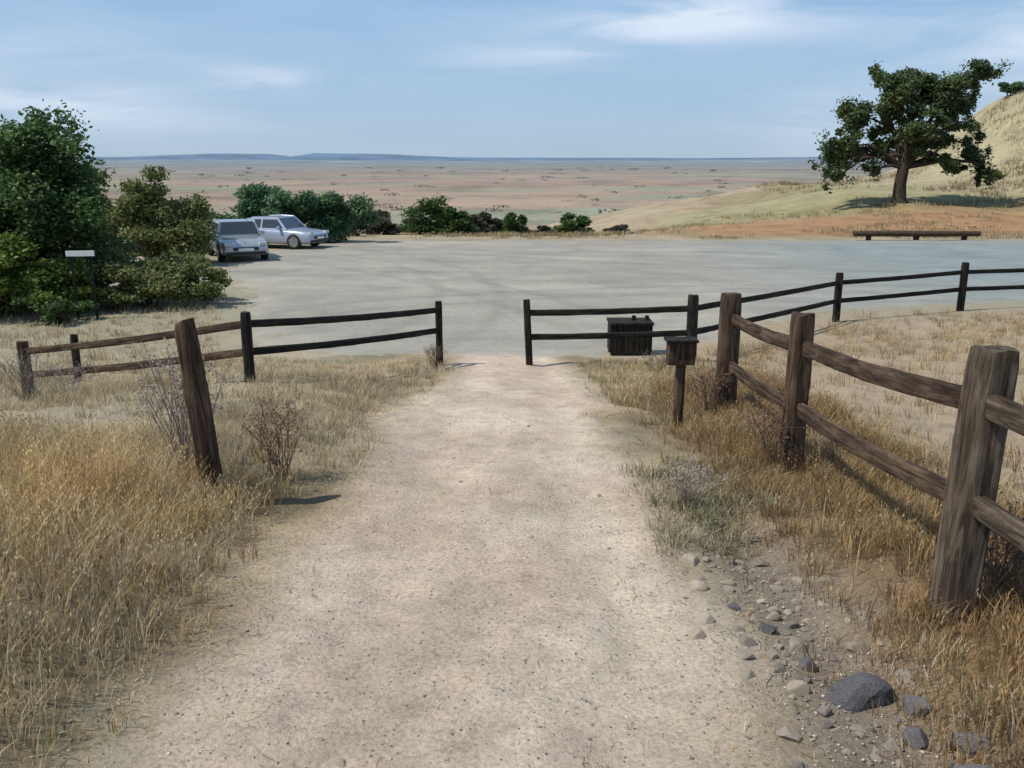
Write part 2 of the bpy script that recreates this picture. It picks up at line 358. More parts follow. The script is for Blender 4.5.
# ------------------------------------------------------------------ ground
def axis(near0, near1, step, far0, far1, g):
    a = list(np.arange(near0, near1 + 1e-6, step))
    s = step; v = near1
    while v < far1: s *= g; v += s; a.append(v)
    s = step; v = near0
    while v > far0: s *= g; v -= s; a.insert(0, v)
    return np.array(a)
xs = axis(-3.4, 3.6, .035, -9000, 9000, 1.055)
ys = axis(1.2, 8.0, .035, -60, 9500, 1.032)
X, Y = np.meshgrid(xs, ys)
def ground_color(x, y):
    d = np.hypot(x, y)
    def mixc(c, c2, m): return c * (1 - m[..., None]) + np.array(c2) * m[..., None]
    c = np.zeros(x.shape + (3,)) + np.array((.40, .315, .20))           # dry thatch
    big = fbm(x * .5, y * .5, 41, 4)
    c = mixc(c, (.20, .155, .09), sstep(.5, .68, big))
    c = mixc(c, (.36, .31, .22), sstep(.5, .32, big))
    c = mixc(c, (.22, .20, .13), sstep(.55, .7, fbm(x * .8, y * .8, 47, 3)) * .7)
    # right side slope: pinkish tan
    c = mixc(c, (.38, .285, .195), sstep(2.2, 3.5, x) * sstep(2.0, 5.0, y) * (1 - sstep(40, 60, y)) * .75)
    # right verge brown
    c = mixc(c, (.24, .155, .085), np.exp(-((x - 1.75) / .55) ** 2) * (1 - sstep(8, 11, y)) * .8)
    pm = path_mask(x, y)
    pc = np.zeros_like(c) + np.array((.56, .45, .345))
    pn = fbm(x * 2.3, y * 1.4, 55, 4)
    pc = mixc(pc, (.61, .51, .395), sstep(.48, .66, pn))
    pc = mixc(pc, (.48, .385, .29), sstep(.44, .28, pn))
    pc = mixc(pc, (.52, .40, .31), sstep(.52, .66, fbm(x * .9, y * .7, 61, 3)) * .7)
    pc = mixc(pc, (.42, .36, .25), sstep(.53, .68, fbm(x * 1.6 + 3, y * 1.3, 66, 4)) * (.65 - .45 * sstep(-.2, .4, x)) * (1 - sstep(5, 8, y)))
    c = c * (1 - pm[..., None]) + pc * pm[..., None]
    # rubble strip right of the path
    rb = np.exp(-((x - 1.18 - .05 * np.sin(y * 2)) / .26) ** 2) * (1 - sstep(3.6, 5.2, y))
    c = mixc(c, (.26, .215, .17), rb * .85)
    # pale ground left middle distance
    lf = sstep(-2, -3.5, x) * sstep(6, 9, y) * (1 - sstep(18, 24, y))
    c = mixc(c, (.34, .31, .22), lf * .6)
    # around the car park
    c = mixc(c, (.30, .27, .19), sstep(16, 20, y) * (1 - sstep(40, 46, y)))
    # beyond it: bank on the right
    bk = sstep(42, 45, y) * (1 - sstep(110, 160, y))
    cb = np.zeros_like(c) + np.array((.34, .26, .175))
    nb = fbm(x * .08, y * .16, 71, 5)
    cb = mixc(cb, (.25, .215, .12), sstep(.50, .62, nb))
    cb = mixc(cb, (.34, .29, .19), sstep(.48, .38, nb))
    redm = sstep(3, 13, x + (fbm(x * .25, y * .25, 73, 3) - .5) * 8) * sstep(43, 46, y) * (1 - sstep(55, 62, y + (fbm(x * .3, y * .3, 74, 3) - .5) * 9))
    cb = mixc(cb, (.27, .255, .13), sstep(6, 16, x) * (1 - sstep(30, 40, x)) * sstep(54, 62, y) * (1 - sstep(72, 84, y)) * .7)
    cb = mixc(cb, (.33, .19, .10), redm * .95)
    cb = mixc(cb, (.34, .30, .19), sstep(26, 36, x) * sstep(62, 75, y) * .8)
    c = mixc(c, (0, 0, 0), bk) + cb * bk[..., None]
    # far plain, aerial haze painted into its colours by distance
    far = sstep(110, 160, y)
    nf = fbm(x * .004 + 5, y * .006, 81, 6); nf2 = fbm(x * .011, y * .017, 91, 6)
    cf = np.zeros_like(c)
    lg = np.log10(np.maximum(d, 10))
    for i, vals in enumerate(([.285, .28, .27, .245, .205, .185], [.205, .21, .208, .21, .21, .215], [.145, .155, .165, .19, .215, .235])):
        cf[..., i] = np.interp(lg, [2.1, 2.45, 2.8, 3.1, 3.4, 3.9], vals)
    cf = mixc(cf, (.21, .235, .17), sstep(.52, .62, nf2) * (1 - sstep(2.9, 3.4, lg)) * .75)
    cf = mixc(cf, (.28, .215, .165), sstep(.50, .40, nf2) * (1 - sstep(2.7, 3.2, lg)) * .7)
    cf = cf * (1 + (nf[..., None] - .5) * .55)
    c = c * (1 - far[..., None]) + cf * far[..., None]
    return np.clip(c, .01, .8)
def grid_faces(ny, nx):
    i = np.arange((ny - 1) * nx).reshape(ny - 1, nx)[:, :-1].ravel()
    return np.stack([i, i + 1, i + nx + 1, i + nx], 1)
Z = height(X, Y)
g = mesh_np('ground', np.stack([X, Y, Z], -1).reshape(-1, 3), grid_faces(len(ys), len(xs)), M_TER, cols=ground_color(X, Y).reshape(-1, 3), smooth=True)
tag(g, kind='structure')

# the trodden path: a sheet a few millimetres above the ground, same earth
pxs = np.linspace(-1.5, 1.1, 90); pys = np.concatenate([np.arange(-6, 1.2, .12), np.arange(1.2, 9, .035), np.arange(9, 13.42, .06)])
t = np.linspace(0, 1, len(pxs))
Yp = np.repeat(pys[:, None], len(pxs), 1)
le = -1.12 - .25 * sstep(4, 1, pys) + .3 * sstep(6, 12, pys) + (fbm(pys * 2.1, pys * 0, 5, 3) - .5) * .35
re = .88 + (fbm(pys * 2.3, pys * 0 + 7, 6, 3) - .5) * .3
Xp = le[:, None] * (1 - t) + re[:, None] * t
Zp = height(Xp, Yp) + .004
o = mesh_np('path', np.stack([Xp, Yp, Zp], -1).reshape(-1, 3), grid_faces(len(pys), len(pxs)), M_TER, cols=ground_color(Xp, Yp).reshape(-1, 3), smooth=True)
tag(o, kind='structure')

# car park surface
edge = [(-3.2, 13.45), (-1.0, 13.4), (.4, 13.4), (2.6, 13.5), (4.4, 15.6), (6.6, 18.4), (9.6, 19.4), (13, 20.3), (22, 21.5), (42, 23), (42, 42), (24, 42.6), (12, 42.4), (4, 42.2), (-3, 42.4), (-8.4, 42.0), (-10.2, 36), (-10.6, 31), (-9.6, 27), (-7.4, 23), (-6.2, 18.5), (-4.9, 15)]
def in_poly(x, y, P):
    r = np.zeros(np.shape(x), bool); n = len(P)
    for i in range(n):
        x0, y0 = P[i]; x1, y1 = P[(i + 1) % n]
        c = ((y0 > y) != (y1 > y)) & (x < (x1 - x0) * (y - y0) / (y1 - y0 + 1e-12) + x0); r ^= c
    return r
lx = np.concatenate([np.arange(-11.4, 12, .1), np.arange(12, 42.6, .25)]); ly = np.concatenate([np.arange(13, 21, .07), np.arange(21, 43.6, .2)])
LX, LY = np.meshgrid(lx, ly)
wx = LX + (fbm(LX * .9, LY * .9, 101, 3) - .5) * .8; wy = LY + (fbm(LX * .9, LY * .9, 105, 3) - .5) * .5
ins = in_poly(wx, wy, edge)
F = grid_faces(len(ly), len(lx)); ok = ins.ravel()[F].all(1); F = F[ok]
def edge_dist(x, y, P):
    d = np.full(x.shape, 1e9); n = len(P)
    for i in range(n):
        ax_, ay_ = P[i]; bx_, by_ = P[(i + 1) % n]; ux, uy = bx_ - ax_, by_ - ay_
        t_ = np.clip(((x - ax_) * ux + (y - ay_) * uy) / (ux * ux + uy * uy), 0, 1)
        d = np.minimum(d, np.hypot(x - ax_ - t_ * ux, y - ay_ - t_ * uy))
    return d
ED = edge_dist(wx, wy, edge)
ed_f = 1 - sstep(.12, 1.3, ED + (fbm(LX * 2.2, LY * 2.2, 111, 3) - .5) * 1.2)
used = np.unique(F); remap = -np.ones(LX.size, int); remap[used] = np.arange(len(used))
Vl = np.stack([LX, LY, height(LX, LY) + .016 - .035 * ed_f], -1).reshape(-1, 3)[used]
o = mesh_np('car_park', Vl, remap[F], M_LOT, smooth=True, cols=np.concatenate([ground_color(LX, LY)], -1).reshape(-1, 3)[used]); tag(o, kind='structure')
a_ = o.data.attributes.new('edge', 'FLOAT', 'POINT'); a_.data.foreach_set('value', ed_f.ravel()[used].astype(np.float32))

# distant hills beyond the plain, blue haze painted into their base colour
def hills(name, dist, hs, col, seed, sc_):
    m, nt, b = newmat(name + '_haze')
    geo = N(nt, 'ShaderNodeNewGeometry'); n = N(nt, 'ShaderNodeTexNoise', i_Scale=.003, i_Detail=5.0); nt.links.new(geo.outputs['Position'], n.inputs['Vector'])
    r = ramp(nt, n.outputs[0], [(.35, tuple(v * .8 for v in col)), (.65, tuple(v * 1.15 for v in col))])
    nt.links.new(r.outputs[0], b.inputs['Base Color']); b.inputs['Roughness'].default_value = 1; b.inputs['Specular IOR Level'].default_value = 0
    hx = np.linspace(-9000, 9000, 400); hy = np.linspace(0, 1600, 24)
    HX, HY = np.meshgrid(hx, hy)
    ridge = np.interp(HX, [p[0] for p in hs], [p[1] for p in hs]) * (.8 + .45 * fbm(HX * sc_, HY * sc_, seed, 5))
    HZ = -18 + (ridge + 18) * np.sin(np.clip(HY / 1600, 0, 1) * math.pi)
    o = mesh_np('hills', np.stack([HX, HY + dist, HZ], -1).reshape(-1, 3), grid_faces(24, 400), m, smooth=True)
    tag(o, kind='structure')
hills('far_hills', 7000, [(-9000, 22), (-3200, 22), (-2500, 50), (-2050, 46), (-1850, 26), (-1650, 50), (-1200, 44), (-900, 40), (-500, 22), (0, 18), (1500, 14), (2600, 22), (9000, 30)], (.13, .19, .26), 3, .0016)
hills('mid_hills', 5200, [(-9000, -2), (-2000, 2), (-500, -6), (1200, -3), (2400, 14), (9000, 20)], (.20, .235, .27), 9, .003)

# ------------------------------------------------------------------ foliage
def leaves(centers, radii, n, size, flat=.55, up=.35):
    """n leaf cards in ellipsoidal clumps; centres (k,3), radii (k,3)"""
    centers = np.asarray(centers, float); radii = np.asarray(radii, float)
    vol = radii.prod(1) ** .8; pick = rng.choice(len(centers), n, p=vol / vol.sum())
    u = rng.normal(size=(n, 3)); u /= np.linalg.norm(u, axis=1)[:, None]
    r = rng.random(n) ** (1 / 2.2); c = centers[pick] + u * radii[pick] * r[:, None] * (1 + .14 * rng.normal(size=n))[:, None]
    a = rng.normal(size=(n, 3)); a[:, 2] *= .6; a /= np.linalg.norm(a, axis=1)[:, None]
    nn = rng.normal(size=(n, 3)) * .8 + u * .6 + np.array((0, 0, up)); b = np.cross(a, nn); b /= np.linalg.norm(b, axis=1)[:, None] + 1e-9
    s = size * (.6 + .8 * rng.random(n))[:, None]
    V = np.stack([c - a * s, c + b * s * flat, c + a * s, c - b * s * flat], 1).reshape(-1, 3)
    return V, np.arange(4 * n).reshape(n, 4)
def sub_clumps(big, k, spread=.95, rr=(.22, .4)):
    """break a few large lobes into many small clumps on and in their volume"""
    C = []; Rr = []
    for (cx, cy, cz, rx, ry, rz) in big:
        kk = max(3, int(k * (rx * rz) ** .5))
        for _ in range(kk):
            u = rng.normal(size=3); u /= np.linalg.norm(u)
            q = rng.random() ** .4 * spread
            C.append((cx + u[0] * rx * q, cy + u[1] * ry * q, cz + u[2] * rz * q)); f = rng.uniform(*rr)
            Rr.append((rx * f * 1.15, ry * f * 1.15, rz * f))
    return np.array(C), np.array(Rr)
def limbs(mb, base, targets, r0, n=6):
    base = Vector(base)
    for t in targets:
        t = Vector(t); mid = base.lerp(t, .45) + Vector((random.uniform(-.15, .15), random.uniform(-.15, .15), .12)) * (t - base).length
        mid2 = base.lerp(t, .75) + Vector((random.uniform(-.1, .1), random.uniform(-.1, .1), .1)) * (t - base).length
        mb.tube([base, mid, mid2, t], [r0, r0 * .65, r0 * .4, r0 * .15], n, .1)
def bush(name, x, y, big, nleaf, size, mat, label, cat, group=None, k=14, trunk=.06, rr=(.22, .42), stems=7):
    z = gz(x, y); e = empty(name, (x, y, z)); tag(e, label, cat, group)
    C, Rr = sub_clumps(big, k, rr=rr)
    C[:, 2] = np.maximum(C[:, 2], Rr[:, 2] * .7)
    V, F = leaves(C, Rr, nleaf, size)
    V[:, 2] = np.where(V[:, 2] < .0, np.abs(V[:, 2]) * .4, V[:, 2])
    mesh_np('crown', V, F, mat, e)
    mb = MB()
    idx = rng.choice(len(C), min(stems, len(C)), replace=False)
    for i in idx:
        mb.tube([(C[i][0] * .12, C[i][1] * .12, -.1), (C[i][0] * .4, C[i][1] * .4, C[i][2] * .5), tuple(C[i])], [trunk, trunk * .6, trunk * .2], 6, .1)
    mb.build('trunk', M_BARK, e)
    return e
L_DARK = mat_leaf('dark_green_leaves', (0.0259, 0.0518, 0.0162), (0.0648, 0.1216, 0.0324), (0.1378, 0.2106, 0.0648))
L_MID = mat_leaf('mid_green_leaves', (0.0431, 0.0747, 0.0144), (0.1222, 0.1796, 0.0316), (0.2300, 0.3019, 0.0719))
L_LIGHT = mat_leaf('light_green_leaves', (0.0330, 0.0605, 0.0220), (0.0770, 0.1320, 0.0440), (0.1650, 0.2310, 0.0990), .6)
L_BLUE = mat_leaf('blue_green_leaves', (0.0304, 0.0709, 0.0338), (0.0844, 0.1688, 0.0759), (0.1856, 0.2869, 0.1435))
L_OLIVE = mat_leaf('olive_leaves', (0.0569, 0.0731, 0.0195), (0.1544, 0.1787, 0.0569), (0.2925, 0.3087, 0.1300), 1.2)
L_OAK = mat_leaf('oak_leaves', (0.0250, 0.0438, 0.0219), (0.0656, 0.1016, 0.0406), (0.1562, 0.2110, 0.0703), .5)
L_DRY = mat_leaf('dull_brown_green_leaves', (0.0330, 0.0330, 0.0198), (0.0770, 0.0770, 0.0495), (0.1540, 0.1430, 0.0990))

# left: tall tree, bush in front of it, and so on back along the car park
bush('willow_tree', -11.2, 22, [(.1, 0, 3.3, 1.5, 1.3, 1.3), (-1.3, 0, 2.8, 1.6, 1.4, 1.4), (.4, -.2, 2.0, 1.5, 1.5, 1.4), (-2.0, .3, 1.6, 1.8, 1.5, 1.5), (.3, 0, .8, 1.6, 1.5, .9), (.0, 0, 4.15, .7, .6, .65)],
     42000, .065, L_DARK, 'tallest dark green tree with a pointed leafy top at the left edge of the view', 'tree', k=16, trunk=.12)
bush('tree', -14.5, 22, [(0, 0, 2.3, 2.0, 1.8, 1.9), (.8, .3, 1.2, 1.8, 1.6, 1.2)], 12000, .07, L_MID,
     'mid green rounded tree cut off by the left edge, behind the tallest tree', 'tree', trunk=.1)
bush('bush', -11.4, 20.4, [(0, 0, .8, 1.6, .9, .8), (-1.2, 0, .9, 1.2, .8, .8), (1.0, 0, .6, .9, .7, .6), (-.2, 0, 1.35, 1.1, .7, .6)], 24000, .052, L_MID,
     'bright mid green bush low in front of the tallest left tree', 'bush', trunk=.04)
bush('bush', -8.75, 21.6, [(0, 0, .6, 1.1, .8, .6), (-.9, 0, .75, .9, .7, .6), (.7, .2, .7, 1.0, .8, .6), (1.25, .2, .45, .8, .6, .45), (-.3, -.3, .4, 1.4, .7, .45)], 22000, .05, L_OLIVE,
     'low olive bush with thin twiggy top beside the left edge of the car park', 'bush', trunk=.03)
bush('bush', -9.75, 19.6, [(0, 0, .3, .6, .5, .3), (-.6, 0, .4, .6, .5, .35)], 5000, .04, L_DARK,
     'smallest dark bush nearest the left fence', 'bush', trunk=.03)
bush('tree', -12.2, 31, [(0, 0, 2.35, 1.1, 1.1, .8), (-.7, 0, 1.7, 1.2, 1.1, .9), (.8, 0, 1.5, 1.3, 1.1, .9), (0, 0, .9, 1.8, 1.2, .9), (.9, 0, .7, 1.2, 1, .7)], 24000, .07, L_OLIVE,
     'olive green domed tree between the tallest tree and the parked cars', 'tree', trunk=.1)
bush('tree', -9.8, 40.6, [(-1.9, 0, 1.2, 1.3, 1.2, 1.1), (-.6, 0, 1.65, 1.4, 1.2, 1.0), (.8, 0, 1.5, 1.5, 1.2, .95), (2.1, 0, 1.15, 1.5, 1.0, 1.0)], 24000, .085, L_BLUE,
     'wide blue-green spreading tree directly behind the two parked cars', 'tree', trunk=.1)
bush('bush', -13.2, 36.0, [(0, 0, .9, 1.3, 1.0, .9), (1.0, 0, .8, 1.0, .9, .8)], 7000, .08, L_LIGHT,
     'pale green bush at the left end of the wide blue-green tree', 'bush', trunk=.05)
bush('tree', -19.5, 36.0, [(0, 0, 1.8, 2.2, 1.4, 1.4), (2.4, 0, 1.3, 1.8, 1.2, 1.1)], 9000, .09, L_DARK,
     'dark green rounded tree showing between the tallest tree and the olive tree', 'tree', trunk=.1)

# far edge of the car park: separate shrubs
fs = [(-3.0, 49.5, 1.0, 1.2, L_DARK, 'dark shrub touching the right side of the tallest dark shrub'),
      (-.8, 51.5, .9, .8, L_DRY, 'low brownish shrub just left of the small upright dark shrub'),
      (-7.9, 50, 1.1, 1.1, L_DARK, 'dark green shrub second from the left in the row beyond the car park'),
      (1.8, 52, .8, .6, L_DRY, 'low brownish shrub between the upright and the rounded dark shrub'),
      (6.0, 51, .8, .55, L_DRY, 'low dull shrub farthest right in the row beyond the car park'),
      (-5.6, 52, 1.0, .8, L_DRY, 'low grey shrub directly left of the tallest dark shrub'),
      (-8.9, 47, 1.5, 1.3, L_DRY, 'grey-brown bare-looking shrub at the far left corner of the car park'),
      (-6.9, 49, 1.0, 1.0, L_DRY, 'small dull shrub just left of the tallest dark shrub beyond the car park'),
      (-4.1, 50, 1.9, 1.75, L_DARK, 'tallest dark shrub on the far edge of the car park'),
      (-1.7, 51, 1.1, 1.0, L_DRY, 'dull brown-green shrub between two dark shrubs beyond the car park'),
      (.05, 50, .7, 1.15, L_DARK, 'small upright dark shrub near the middle of the far edge'),
      (3.4, 50, 1.1, .95, L_DARK, 'rounded dark shrub standing alone right of the middle of the far edge')]
for x, y, w, h, m, lab in fs:
    bush('shrub', x, y, [(0, 0, h * .58, w * .8, w * .6, h * .6), (w * .55, 0, h * .33, w * .5, w * .5, h * .33), (-w * .6, 0, h * .3, w * .5, w * .5, h * .3), (0, 0, h * .25, w * .9, w * .5, h * .25)],
         6500, .08, m, lab, 'shrub', 'shrubs along the far edge of the car park', k=18, trunk=.05, stems=5)
# hillside shrubs near the crest on the right
for x, y, w, h, m, lab in [(53.5, 92, 2.6, 2.6, L_BLUE, 'dark bushy tree on the hill crest at the right edge'),
                           (49.0, 93, 1.5, 1.5, L_BLUE, 'smaller dark bush on the crest just right of the oak'),
                           (38.5, 74, 1.0, .8, L_OLIVE, 'low olive bush on the hillside right of the oak trunk')]:
    bush('bush', x, y, [(0, 0, h * .5, w * .8, w * .7, h * .45), (w * .6, 0, h * .4, w * .5, w * .5, h * .35)], 3000, .13, m, lab, 'bush', trunk=.08, stems=5)

# the oak on the bank
ox, oy = 26.2, 62.0; oz = gz(ox, oy)
e = empty('oak_tree', (ox, oy, oz)); tag(e, 'large spreading oak with gaps in its dark crown on the bank at right', 'tree')
S = 62 / 900
def oc(px, py, r, ry=None, dy=0): return ((px - 895) * S * .93, dy, (197 - py) * S * .96, r * S * .92, r * S, (ry or r) * S * .95)
big = [oc(912, 84, 34, 17), oc(880, 92, 22, 16, -1), oc(866, 72, 9, 18, 1), oc(852, 112, 20, 17, 1), oc(828, 142, 15, 16, -1), oc(846, 148, 20, 15, 2), oc(812, 156, 11, 17, 0),
       oc(935, 104, 20, 13, 1), oc(920, 100, 18, 12, -1), oc(885, 108, 20, 14, 1), oc(945, 118, 18, 13, -1), oc(835, 165, 10, 12, 1), oc(950, 158, 14, 10, 0), oc(957, 72, 17, 14, -1), oc(966, 98, 9, 20, 1), oc(900, 122, 26, 14, -2), oc(938, 132, 22, 14, 2), oc(966, 140, 13, 18, 0),
       oc(974, 166, 8, 22, -1), oc(874, 140, 16, 16, 1), oc(905, 148, 16, 10, 0), oc(930, 152, 14, 9, -1), oc(862, 166, 9, 12, 0), oc(820, 176, 6, 10, 1)]
C, Rr = sub_clumps(big, 9, spread=1.0, rr=(.24, .46))
V, F = leaves(C, Rr, 42000, .125)
V2, F2 = leaves(C + rng.normal(0, .25, C.shape), Rr * 1.5, 12000, .11); F = np.concatenate([F, F2 + len(V)]); V = np.concatenate([V, V2])
mesh_np('crown', V, F, L_OAK, e)
mb = MB()
mb.tube([(.0, 0, -.4), (-.05, 0, .3), (-.1, 0, 1.2), (.05, 0, 2.4), (.1, 0, 3.2)], [.62, .45, .4, .34, .28], 10, .06)
limbs(mb, (0, 0, 2.3), [(b_[0], b_[1], b_[2]) for b_ in big[::2]], .2)
limbs(mb, (.1, 0, 3.1), [(b_[0] * .95, b_[1], b_[2]) for b_ in big[1::2]], .16)
mb.build('trunk', M_BARK, e)

# ------------------------------------------------------------------ fences
def post(parent, x, y, h, w, mat, lean=(0, 0), chip=.02, d=None):
    z = gz(x, y)
    return timber('post', (x, y, z - .25), (x + lean[0], y + lean[1], z + h), w, d or w, mat, parent, .005, chip=chip, taper=.97)
def rail(parent, a, b, w=.085, d=.045, mat=None, bow=.012):
    return timber('rail', a, b, d, w, mat, parent, .006, up=(0, 0, 1), bow=bow, seg=26)
def P(x, y, zoff): return (x, y, gz(x, y) + zoff)

# near fence, right of the path
f = empty('wooden_fence', (1.75, 3.3, gz(1.75, 3.3)))
tag(f, 'weathered two-rail timber fence running down the right side of the dirt path', 'fence')
NP = [(1.78, .75, 1.08), (1.72, 3.22, 1.08), (1.76, 5.4, 1.01), (1.79, 7.3, 1.02)]
post(f, *NP[0][:2], NP[0][2], .15, M_WOOD)
post(f, *NP[1][:2], NP[1][2], .15, M_WOOD, (.045, 0), .03)
post(f, *NP[2][:2], NP[2][2], .13, M_WOODB, (.01, 0), .03)
post(f, *NP[3][:2], NP[3][2], .16, M_WOODB, (.0, 0), .02)
for i, (a, b) in enumerate(zip(NP[:-1], NP[1:])):
    for k, off in enumerate((.21, .60)):
        A = Vector(P(a[0], a[1], a[2] - off)); B = Vector(P(b[0], b[1], b[2] - off))
        A += Vector((.02, 0, 0)); B += Vector((.02, 0, 0))
        dd = (B - A).normalized() * .04
        rail(f, A + dd, B - dd * .5, .09, .045, M_WOODB if i else M_WOOD, .02)
# fence along the car park, right half
f = empty('wooden_fence', (2.6, 13, gz(2.6, 13)))
tag(f, 'dark two-rail fence along the car park right of the path opening', 'fence')
FP = [(.27, 13.0, .98, .10), (2.66, 13.1, 1.02, .15), (6.45, 17.7, .98, .13), (9.45, 18.8, 1.02, .13), (13.0, 19.6, 1.0, .13)]
for i, p in enumerate(FP): post(f, p[0], p[1], p[2], p[3], M_WOODD, (-.06 if i == 0 else 0.0, 0), .01)
for a, b in zip(FP[:-1], FP[1:]):
    for off in (.20, .56):
        rail(f, P(a[0], a[1], a[2] - off), P(b[0], b[1], b[2] - off), .085, .045, M_WOODD, .01)
# fence along the car park, left half
f = empty('wooden_fence', (-3.2, 11, gz(-3.2, 11)))
tag(f, 'dark two-rail fence left of the path opening, sagging towards the bushes', 'fence')
FP = [(-1.07, 13.0, .96, .10), (-2.80, 9.35, .76, .10), (-6.1, 11.0, .76, .12)]
for i, p in enumerate(FP): post(f, p[0], p[1], p[2], p[3], M_WOODD if i < 2 else M_WOODB, (0, 0), .01)
for i, (a, b) in enumerate(zip(FP[:-1], FP[1:])):
    for off in ((.13, .43)):
        rail(f, P(a[0], a[1], a[2] - off), P(b[0], b[1], b[2] - off), .08, .04, M_WOODD if i == 0 else M_WOODB, .02)
o = timber('wooden_post', P(-6.75, 13.6, -.2), P(-6.73, 13.6, .75), .1, .1, M_WOODD, None, .005, chip=.02)
tag(o, 'short dark lone post standing behind the left end of the fence', 'post')
# leaning post left of the path
o = timber('wooden_post', P(-1.64, 4.72, -.2), tuple(Vector(P(-1.64, 4.72, 1.0)) + Vector((-.10, .0, 0))), .125, .115, M_WOODB, None, .013, chip=.09, taper=.85)
tag(o, 'thick brown weathered post leaning left beside the path, nearest on the left side', 'post')

# trail marker post with a box head
x, y = 1.33, 6.95; z = gz(x, y)
e = empty('trail_marker', (x, y, z)); tag(e, 'short brown stake with a box-shaped head left of the right fence', 'marker post')
timber('post', (x, y, z - .15), (x + .005, y, z + .62), .075, .06, M_WOODB, e, .004)
mb = MB(); mb.box((-.105, -.06, .52), (.105, .06, .70)); mb.build('head', M_WOODB, e, bevel=.006)
mb = MB(); mb.box((-.125, -.085, .703), (.125, .085, .725)); mb.build('cap', M_WOODD, e, bevel=.004)

# slatted litter bin by the opening
x, y = 1.9, 14.3; z = gz(x, y) + .012
e = empty('litter_bin', (x, y, z)); tag(e, 'dark brown slatted box-shaped litter bin in front of the car park fence', 'litter bin')
mb = MB()
for k in range(7): mb.box((-.31 + k * .0905, -.24, .05), (-.31 + k * .0905 + .076, -.215, .50)); mb.box((-.31 + k * .0905, .215, .05), (-.31 + k * .0905 + .076, .24, .50))
for k in range(5):
    for s in (-1, 1): mb.box((s * .325 - .0125, -.205 + k * .084, .05), (s * .325 + .0125, -.205 + k * .084 + .072, .50))
mb.build('slat_panel', M_WOODD, e, bevel=.003)
mb = MB(); mb.box((-.285, -.195, .06), (.285, .195, .46)); mb.build('liner', mat_plain('black_liner', (.012, .012, .012), .5), e)
mb = MB(); mb.box((-.35, -.265, .503), (.35, .265, .545)); mb.build('lid', M_WOODD, e, bevel=.006)
for dx in (.06, .27):
    mb = MB(); mb.tube([(dx, 0, .54), (dx, 0, .62)], .035, 10); mb.build('handle', M_WOODD, e)
for sx in (-1, 1):
    for sy in (-1, 1):
        mb = MB(); mb.box((sx * .29 - .03, sy * .18 - .03, -.06), (sx * .29 + .03, sy * .18 + .03, .048)); mb.build('leg', M_WOODD, e)

# white sign between the left bushes
x, y = -7.85, 16.6; z = gz(x, y)
M_WHITE = mat_plain('white_paint', (.78, .78, .75), .6, var=.05)
x, y = -9.55, 20.0; z = gz(x, y)
e = empty('sign', (x, y, z), R(8)); tag(e, 'narrow white board on two short posts among the left bushes', 'sign')
mb = MB(); mb.box((-.30, -.012, 1.42), (.30, .012, 1.54)); mb.build('board', M_WHITE, e, bevel=.003)
for s in (-1, 1):
    mb = MB(); mb.box((s * .2 - .025, .014, -.15), (s * .2 + .025, .06, 1.5)); mb.build('post', M_WOODD, e)

# log barrier on the far side
e = empty('log_barrier', (18.6, 41.8, gz(18.6, 41.8))); tag(e, 'long low dark log lying along the far right edge of the car park', 'barrier')
mb = MB(); mb.tube([(-2.9, 0, .3), (-1, .02, .31), (1, -.02, .3), (2.9, 0, .31)], [.13, .14, .14, .12], 12, .05); mb.build('log', M_WOODB, e)
for dx in (-2.2, 0, 2.2):
    mb = MB(); mb.box((dx - .09, -.1, -.1), (dx + .09, .1, .19)); mb.build('support', M_WOODD, e)

